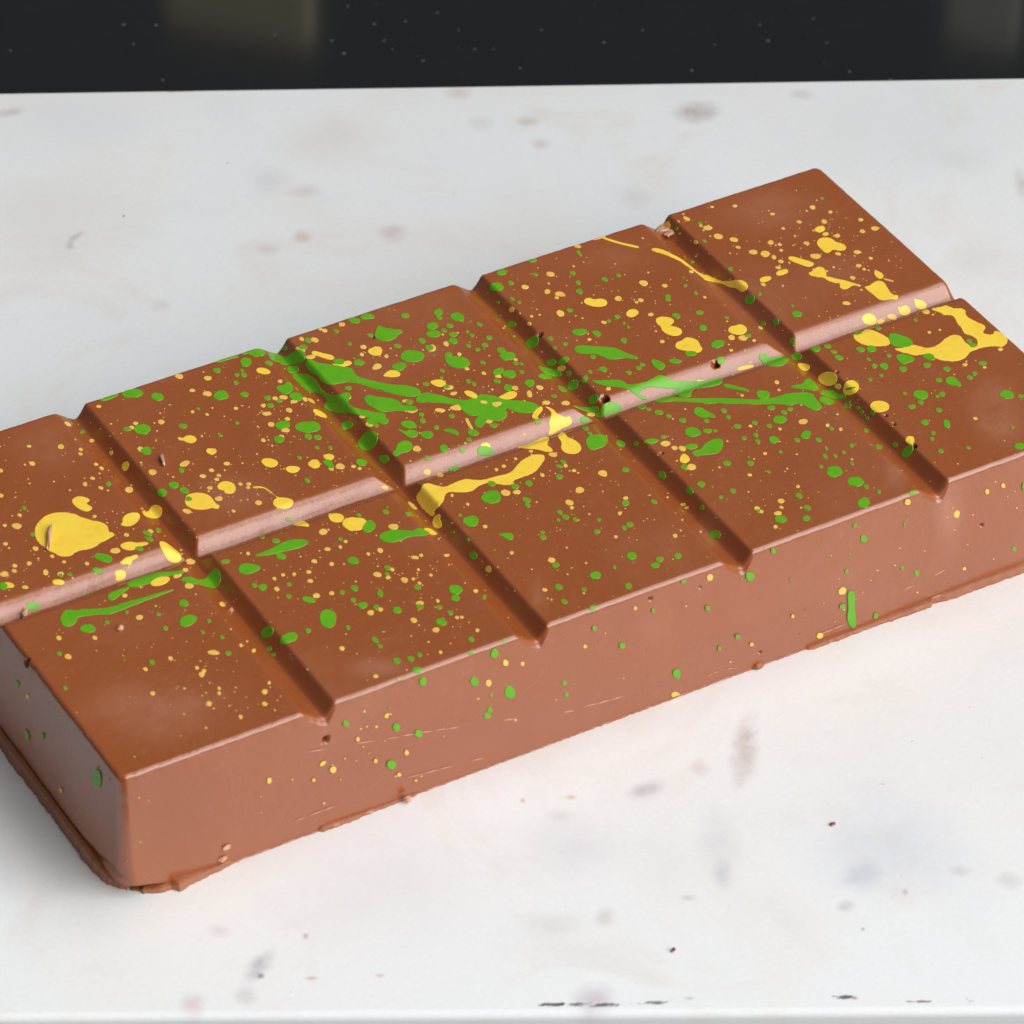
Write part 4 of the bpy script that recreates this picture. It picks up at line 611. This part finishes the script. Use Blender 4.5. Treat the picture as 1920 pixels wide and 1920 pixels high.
for (o, zf) in ((-0.03, 1.0), (0.45, 1.0), (0.80, 0.86), (0.95, 0.40), (1.0, 0.02)):
    off = np.where(o < 0, -0.03, wd * o); xy = cxy + nor * off[:, None]
    jj_ = rng.normal(0, 0.0022, NP) * (zf < 0.5); xy = xy + nor * (0.5 * (jj_ + np.roll(jj_, 1)))[:, None]
    rows.append(np.stack([xy[:, 0], xy[:, 1], hh * zf], 1))
fv = np.concatenate(rows); ff = []
for r in range(4):
    for i in range(NP):
        j = (i + 1) % NP; ff.append((r * NP + i, r * NP + j, (r + 1) * NP + j, (r + 1) * NP + i))
foot_o = mesh_obj('base_rim', fv, ff, CHOC_EDGE, bar, origin=ORG); foot_o.data.set_sharp_from_angle(angle=math.radians(32))

# ------------------------------------------------------------------ splashes of coloured cocoa butter
def chaikin(P, it=2):
    for _ in range(it):
        Q = np.roll(P, -1, 0); P = np.stack([0.75 * P + 0.25 * Q, 0.25 * P + 0.75 * Q], 1).reshape(-1, 2)
    return P
def near_groove(uv):
    m = (uv[:, 1].min() < 0.1) & (uv[:, 1].max() > -0.1)
    for k in GX: m |= (uv[:, 0].min() < k + 0.1) & (uv[:, 0].max() > k - 0.11)
    return bool(m)
def subdivide(uv, step):
    out = []
    for i in range(len(uv)):
        a, b_ = uv[i], uv[(i + 1) % len(uv)]; n_ = max(1, int(np.linalg.norm(b_ - a) / step))
        for k in range(n_): out.append(a + (b_ - a) * k / n_)
    return np.array(out)
def inside(poly, pts):
    x, y = pts[:, 0], pts[:, 1]; r = np.zeros(len(pts), bool); n_ = len(poly)
    for i in range(n_):
        x1, y1 = poly[i]; x2, y2 = poly[(i + 1) % n_]
        c_ = ((y1 > y) != (y2 > y)); r ^= c_ & (x < (x2 - x1) * (y - y1) / (y2 - y1 + 1e-15) + x1)
    return r
def splash_mesh(face, uv, lift):
    A = 0.5 * np.sum(uv[:, 0] * np.roll(uv[:, 1], -1) - np.roll(uv[:, 0], -1) * uv[:, 1])
    if A < 0: uv = uv[::-1]
    keep = np.linalg.norm(uv - np.roll(uv, 1, 0), axis=1) > 4e-4; uv = uv[keep]
    if len(uv) < 3: return None
    g = face == 'top' and near_groove(uv)
    size = np.ptp(uv, axis=0).max()
    c_ = uv.mean(0)
    if size < 0.05 or (len(uv) < 22 and not g):
        r1 = c_ + (uv - c_) * 0.55; n_ = len(uv)
        P2 = np.concatenate([[c_], r1, uv]); tris = []
        for i in range(n_):
            j = (i + 1) % n_
            tris += [(0, 1 + i, 1 + j), (1 + i, 1 + n_ + i, 1 + n_ + j), (1 + i, 1 + n_ + j, 1 + j)]
        bi = np.arange(1 + n_, 1 + 2 * n_)
    else:
        step = 0.0075 if g else 0.05
        if g: uv = subdivide(uv, step)
        lo, hi = uv.min(0), uv.max(0)
        G = np.stack(np.meshgrid(np.arange(lo[0], hi[0], step), np.arange(lo[1], hi[1], step), indexing='ij'), -1).reshape(-1, 2)
        if len(G):
            G = G[inside(uv, G)]
        if len(G):
            dm = np.sqrt(((G[:, None, :] - uv[None, :, :]) ** 2).sum(-1)).min(1); G = G[dm > step * 0.45]
        pts = np.concatenate([uv, G]) if len(G) else uv
        vo, eo, fo, ov, oe, of = delaunay_2d_cdt([Vector(q) for q in pts], [], [list(range(len(uv)))], 1, 1e-7)
        P2 = np.array([tuple(q) for q in vo]); tris = [tuple(f) for f in fo]
        if not tris: return None
        cnt = {}
        for f in tris:
            for a, b_ in zip(f, f[1:] + f[:1]): cnt[(a, b_)] = cnt.get((a, b_), 0) + 1
        be = [(a, b_) for (a, b_) in cnt if (b_, a) not in cnt]
        nx = dict(be); bi = None
    V3 = from_face(face, P2, lift)
    if bi is not None: be = list(zip(bi.tolist(), np.roll(bi, -1).tolist()))
    used = sorted({a for e in be for a in e}); mp = {a: len(P2) + k for k, a in enumerate(used)}
    dirs = {a: np.zeros(2) for a in used}
    for a, b_ in be:
        t_ = P2[b_] - P2[a]; n_ = np.array([t_[1], -t_[0]]); n_ /= np.linalg.norm(n_) + 1e-12; dirs[a] += n_; dirs[b_] += n_
    sk = np.array([P2[a] + dirs[a] / (np.linalg.norm(dirs[a]) + 1e-9) * 0.0018 for a in used])
    if face == 'top': sk = np.stack([np.clip(sk[:, 0], A0 + 0.004, A1 - 0.004), np.clip(sk[:, 1], -B + 0.004, B - 0.004)], 1)
    V3 = np.concatenate([V3, from_face(face, sk, -0.0012)])
    nb_ = len(V3); dupv = {a: nb_ + k for k, a in enumerate(used)}
    V3 = np.concatenate([V3, V3[used]])
    faces = list(tris) + [(dupv[a], mp[a], mp[b_], dupv[b_]) for a, b_ in be]
    return V3, faces
rnd = random.Random(11); nrng = np.random.default_rng(5)
items = []                                                      # colour, centre px, area px, outline px
def rough_outline(P, amp):
    n_ = len(P); c_ = P.mean(0)
    ph = nrng.uniform(0, 6.28, 3); a_ = np.arctan2(P[:, 1] - c_[1], P[:, 0] - c_[0])
    f = 1 + amp * (0.5 * np.sin(2 * a_ + ph[0]) + 0.35 * np.sin(3 * a_ + ph[1]) + 0.3 * np.sin(5 * a_ + ph[2]))
    return c_ + (P - c_) * f[:, None]
for (t, col, s) in POLY:
    ox_, oy_, z_ = TILES[t]
    P = np.array([[float(v) for v in q.split(',')] for q in s.split()]) / z_ + (ox_, oy_)
    P = chaikin(P, 2)
    if len(P) > 80: P = P + nrng.normal(0, 0.28, P.shape)
    items.append((col, P))
for (t, col), s in OVALS.items():
    ox_, oy_, z_ = TILES[t]
    for q in s.split():
        v = [float(k) for k in q.split(',')]; x, y, rx, ry = v[:4]; tl = math.radians(v[4]) if len(v) > 4 else rnd.uniform(-0.15, 0.15)
        n_ = 12 if rx < 20 else 18 if rx < 40 else 26
        a_ = np.linspace(0, 2 * math.pi, n_, endpoint=False); e_ = np.stack([rx * np.cos(a_), ry * np.sin(a_)], 1)
        e_ = np.stack([e_[:, 0] * math.cos(tl) - e_[:, 1] * math.sin(tl), e_[:, 0] * math.sin(tl) + e_[:, 1] * math.cos(tl)], 1)
        P = rough_outline(e_ * 0.95 + (x, y), 0.13) / z_ + (ox_, oy_)
        items.append((col, P))
def poly_area(P): return abs(0.5 * np.sum(P[:, 0] * np.roll(P[:, 1], -1) - np.roll(P[:, 0], -1) * P[:, 1]))
# drop ovals traced twice where tiles overlap
kept = []
for col, P in items:
    c_ = P.mean(0); a_ = poly_area(P); dup_ = False
    for (c2, P2, cc, aa) in kept:
        if c2.lower() == col.lower() and np.linalg.norm(cc - c_) < 3.2 and 0.4 < aa / a_ < 2.5: dup_ = True; break
    if not dup_: kept.append((col, P, c_, a_))
kept.sort(key=lambda q: -q[3])
PART_MIN = 62.0                                                 # about nine photo pixels across
small = {'green': [], 'yellow': []}
count = {'green': 0, 'yellow': 0}
lift0 = {'y': 0.0012, 'g': 0.0018, 'Y': 0.0024}
for k, (col, P, c_, a_) in enumerate(kept):
    face = locate(*c_); uv = to_face(face, P[:, 0], P[:, 1])
    r = splash_mesh(face, uv, lift0[col] + 4e-7 * k)
    if r is None: continue
    kind = 'green' if col == 'g' else 'yellow'
    if a_ >= PART_MIN and count[kind] < 290:
        count[kind] += 1
        mat_ = (GREEN if a_ > 130 else GREEN_THIN) if kind == 'green' else (YELLOW if a_ > 150 else YELLOW_THIN)
        mesh_obj(kind + '_splash', r[0], r[1], mat_, bar, origin=ORG)
    else: small[kind].append(r)
for t, s in FILM:
    ox_, oy_, z_ = TILES[t]; P = chaikin(np.array([[float(v) for v in q.split(',')] for q in s.split()]) / z_ + (ox_, oy_), 2)
    r = splash_mesh('top', to_face('top', P[:, 0], P[:, 1]), 0.0004)
    if r: mesh_obj('ochre_film', r[0], r[1], OCHRE, bar, origin=ORG)
# fine spray too small to tell apart
centres = np.array([q[2] for q in kept]); cols = [q[0] for q in kept]
spray = {'green': [], 'yellow': []}
for kind, n_ in (('yellow', 1300), ('green', 600)):
    src = centres[[c.lower() == kind[0] for c in cols]]
    for i in range(n_):
        if rnd.random() < 0.72: c_ = src[rnd.randrange(len(src))] + nrng.normal(0, 34, 2)
        else: c_ = np.array([rnd.uniform(0, 1920), rnd.uniform(320, 1620)])
        if not (0 < c_[0] < 1920): continue
        P3, d = cast([c_[0]], [c_[1]]); face = locate(*c_)
        if face == 'top' and (P3[0, 1] > B - 0.03 or P3[0, 0] > A1 - 0.03): continue
        if face == 'front' and (cast_front(d)[0][2] < 0.08 or cast_front(d)[0][2] > H - 0.08 or rnd.random() < 0.35): continue
        if face == 'left' and (cast_left(d)[0][2] < 0.1 or rnd.random() < 0.7): continue
        r0 = 0.7 + 1.4 * rnd.random() ** 3; a_ = np.linspace(0, 2 * math.pi, 7, endpoint=False)
        P = c_ + np.stack([r0 * 1.15 * np.cos(a_), r0 * 0.85 * np.sin(a_)], 1)
        r = splash_mesh(face, to_face(face, P[:, 0], P[:, 1]), 0.0009 + 1e-7 * i)
        if r: spray[kind].append(r)
def joined(name, lst, mat):
    vv, ff, b_ = [], [], 0
    for v, f in lst:
        vv.append(v); ff += [tuple(i + b_ for i in q) for q in f]; b_ += len(v)
    o = mesh_obj(name, np.concatenate(vv), ff, mat, bar, origin=ORG); o['kind'] = 'stuff'; return o
joined('green_specks', small['green'], GREEN_THIN); joined('yellow_specks', small['yellow'], YELLOW_THIN)
joined('green_spray', spray['green'], GREEN_DOT); joined('yellow_spray', spray['yellow'], YELLOW_DOT)
print('splashes', count, len(small['green']), len(small['yellow']), len(kept))
# scuff lines on the front wall
ribs = []
for t, s in SCRATCHES:
    ox_, oy_, z_ = TILES[t]; P = np.array([[float(v) for v in q.split(',')] for q in s.split()]) / z_ + (ox_, oy_)
    for i in range(len(P) - 1):
        a, b_ = P[i], P[i + 1]; n_ = max(2, int(np.linalg.norm(b_ - a) / 26)); d = (b_ - a) / np.linalg.norm(b_ - a); pn = np.array([-d[1], d[0]])
        for k in range(n_):
            if rnd.random() < 0.3: continue
            u0 = k / n_; u1 = (k + rnd.uniform(0.7, 1.3)) / n_; w_ = rnd.uniform(0.2, 0.6)
            q0, q1 = along(a, b_, u0) + pn * rnd.uniform(-.4, .4), along(a, b_, u1) + pn * rnd.uniform(-.4, .4)
            poly = np.array([q0, along(q0, q1, .5) - pn * w_, q1, along(q0, q1, .5) + pn * w_])
            r = splash_mesh('front', to_face('front', poly[:, 0], poly[:, 1]), 0.0006)
            if r: ribs.append(r)
joined('scuff_marks', ribs, SCRATCH)

# ------------------------------------------------------------------ shavings and crumbs lying about
def lump(seed, size, sub=2):
    bm_ = bmesh.new(); bmesh.ops.create_icosphere(bm_, subdivisions=sub, radius=1.0); g = np.random.default_rng(seed)
    k1, k2, k3 = g.normal(0, 2.2, (3, 3))
    vs_ = []
    for v in bm_.verts:
        p_ = np.array(v.co); f = 1 + 0.22 * math.sin(p_ @ k1 + 1) + 0.16 * math.sin(1.7 * (p_ @ k2)) + 0.10 * math.sin(3 * (p_ @ k3))
        q = np.sign(p_) * np.abs(p_) ** 0.75 * f; vs_.append(q * np.array(size))
    fs = [[v.index for v in f.verts] for f in bm_.faces]; bm_.free(); return np.array(vs_), fs
def crumb(name, seed, p, ang, size, mat, label, cat, group=None, tilt=0.0):
    v, f = lump(seed, size)
    ca, sa = math.cos(ang), math.sin(ang); ct, st = math.cos(tilt), math.sin(tilt)
    v = np.stack([v[:, 0] * ct - v[:, 2] * st, v[:, 1], v[:, 0] * st + v[:, 2] * ct], 1)
    v = np.stack([v[:, 0] * ca - v[:, 1] * sa, v[:, 0] * sa + v[:, 1] * ca, v[:, 2]], 1)
    v = v - np.array([0, 0, v[:, 2].min() + 0.002]); loc = np.asarray(p) * S
    o = mesh_obj(name, v, f, mat, smooth=False); o.location = loc.tolist()
    return tag(o, label, cat, group)
def top_pt(px, py): return cast([px], [py])[0][0]
def bearing(a, b_): d = b_ - a; return math.atan2(d[1], d[0])
flecks = []
for i in range(150):
    x, y = rnd.uniform(0, 1900), rnd.uniform(330, 1450); P3, d = cast([x], [y]); q = P3[0]
    if not (A0 + .03 < q[0] < A1 - .03 and -B + .03 < q[1] < B - .03): continue
    near_ = min(abs(q[0] - g) for g in GX) < .09 or abs(q[1]) < .08
    if not near_ and rnd.random() < .6: continue
    l_ = rnd.uniform(.003, .009); an = rnd.uniform(0, 3.14); u_ = np.array([math.cos(an), math.sin(an), 0]) * l_; v_ = np.array([-math.sin(an), math.cos(an), 0]) * l_ * rnd.uniform(.3, .6); h_ = np.array([0, 0, l_ * .4])
    flecks.append((np.array([q + u_, q + v_, q - u_, q - v_, q + h_ + u_ * .2]) , [(0, 1, 4), (1, 2, 4), (2, 3, 4), (3, 0, 4)]))
joined('chocolate_flecks', flecks, CRUMB)
a, b_ = top_pt(90, 1037), top_pt(95, 990)
crumb('chocolate_shaving', 1, (a + b_) / 2, bearing(a, b_), (0.074, 0.010, 0.009), CRUMB, 'thin pale chocolate shaving lying on the big yellow splash', 'shaving', tilt=0.05)
for k, (x, y, s_, an) in enumerate([(1236, 433, (.034, .014, .012), .5), (1247, 437, (.036, .015, .014), -.2), (1258, 440, (.040, .016, .010), .25)]):
    crumb('chocolate_shaving', 20 + k, top_pt(x, y), an, s_, CRUMB,
          ['leftmost pale flake of the heap in the far groove', 'middle pale flake of the heap in the far groove', 'pointed right flake of the heap in the far groove'][k], 'shaving', 'flakes in the far groove')
a, b_ = top_pt(303, 859), top_pt(308, 873)
crumb('chocolate_shaving', 5, (a + b_) / 2, bearing(a, b_), (0.036, 0.009, 0.010), CRUMB, 'small pale splinter on the second square of the back row', 'shaving')
crumb('chocolate_shaving', 6, top_pt(47, 1152), bearing(top_pt(44, 1160), top_pt(50, 1144)), (0.036, 0.012, 0.012), CRUMB, 'pale shaving in the long groove at the near left end', 'shaving')
crumb('chocolate_crumb', 7, top_pt(226, 1180), .4, (0.014, 0.009, 0.007), CRUMB, 'pinkish crumb on the front left square below the green streak', 'crumb')
crumb('chocolate_crumb', 8, top_pt(433, 1147), .2, (0.013, 0.010, 0.007), CRUMB, 'pinkish crumb in the first short groove near the front', 'crumb')
crumb('chocolate_crumb', 9, on_plane(1561, 1546)[0], .1, (0.0125, 0.008, 0.006), CRUMB_DARK, 'dark red brown crumb on the marble, right of the pale brown stain', 'crumb')
crumb('chocolate_crumb', 10, on_plane(1262, 1783)[0], .7, (0.0135, 0.007, 0.007), CRUMB_DARK, 'dark brown crumb on the marble near the slab front edge', 'crumb')
for k, (x, y) in enumerate([(424, 1589), (418, 1609)]):
    q = cast_front(ray(x, y))[0]
    o = crumb('chocolate_crumb', 12 + k, q + np.array([0, -0.006, -0.010]), 0.2, (0.016, 0.006, 0.014) if k == 0 else (0.018, 0.006, 0.010), CRUMB,
          ['upper of two pale crumbs stuck low on the front side', 'lower of two pale crumbs stuck low on the front side'][k], 'crumb', 'crumbs stuck to the front side')
q = cast_front(ray(758, 1494))[0]
crumb('chocolate_crumb', 15, (q[0], -B - EB - 0.03, 0.012), 0.3, (0.016, 0.012, 0.012), CRUMB, 'pale crumb at the foot of the front side near the middle', 'crumb')

# ------------------------------------------------------------------ dust on the black counter, and two wrapped boxes standing beyond it that it mirrors
M = NT('pale_dust'); M.bsdf.inputs['Base Color'].default_value = (0.11, 0.115, 0.12, 1); M.bsdf.inputs['Roughness'].default_value = 0.9; DUST = M.m
spots = [(20,95,5),(250,83,5),(232,46,6),(293,47,6),(305,150,6),(622,76,6),(645,100,8),(720,76,5),(793,114,6),(702,45,6),(760,40,5),(860,56,5),(736,92,4),(1132,80,6),(1297,132,7),(1205,57,5),(1440,76,7),
         (1525,35,5),(1593,134,6),(1015,56,5),(975,128,6),(652,12,5),(515,65,5),(1670,150,6),(1340,84,4),(925,92,4),(820,24,5),(890,92,5),(1425,46,5),(1550,80,5)]
spots += [(rnd.uniform(0, 1920), rnd.uniform(0, 140), rnd.uniform(1.2, 2.8)) for _ in range(36)]
dv, df = [], []
for (x, y, r) in spots:
    q = on_plane(x, y, ZC)[0]; rr = r / 400 * 0.55; b0 = len(dv)
    ring = [q + np.array([math.cos(a) * rr * rnd.uniform(.7, 1.2), math.sin(a) * rr * rnd.uniform(.7, 1.2), 0.0005]) for a in np.linspace(0, 2 * math.pi, 8, endpoint=False)]
    dv += ring + [q + np.array([0, 0, rr * 0.35])]; df += [(b0 + i, b0 + (i + 1) % 8, b0 + 8) for i in range(8)]
tag(mesh_obj('counter_dust', dv, df, DUST), 'specks of pale dust scattered on the black counter behind the slab', 'dust', kind='stuff')
def wrapped_box(pa, pb, h, depth, mat, band, label):
    """a box whose upper front edge is mirrored in the counter from photo pixel pa to pb"""
    q = on_plane([pa[0], pb[0]], [pa[1], pb[1]], ZC - h); a, b_ = q[0], q[1]; u = b_ - a; u[2] = 0; nrm = np.array([-u[1], u[0], 0]) / np.linalg.norm(u)
    if nrm[1] < 0: nrm = -nrm
    r = bpy.data.objects.new('flat_packet', None); COL.objects.link(r); r.location = ((a + b_) / 2 * S * [1, 1, 0] + np.array([0, 0, ZC * S])).tolist()
    tag(r, label, 'packet')
    def prism(name, mat_, z0, z1, g, par):
        P = [a - nrm * g, b_ - nrm * g, b_ + nrm * depth, a + nrm * depth]
        v = [(p_[0], p_[1], z0) for p_ in P] + [(p_[0], p_[1], z1) for p_ in P]
        return mesh_obj(name, v, [(0, 1, 5, 4), (1, 2, 6, 5), (2, 3, 7, 6), (3, 0, 4, 7), (4, 5, 6, 7), (3, 2, 1, 0)], mat_, par, smooth=False, origin=np.array(r.location))
    prism('carton', mat, ZC + 0.002, ZC + h, 0.0, r)
    if band: prism('paper_band', band, ZC + h * 0.2, ZC + h * 0.72, 0.012, r)
    return r
PAPER = paint('cream_paper', (0.90, 0.80, 0.56), (0.80, 0.70, 0.46), 0.7); PALE = paint('pale_paper', (0.85, 0.83, 0.70), (0.78, 0.76, 0.62), 0.7)
BROWN = paint('brown_paper', (0.16, 0.06, 0.035), (0.12, 0.045, 0.025), 0.7)
wrapped_box((312, 42), (575, 92), 1.9, 0.12, PAPER, BROWN, 'cream paper packet with a brown band behind the slab, mirrored at the left')
wrapped_box((1772, 72), (1895, 98), 1.9, 0.12, PALE, None, 'pale plain paper packet behind the slab, mirrored at the right')
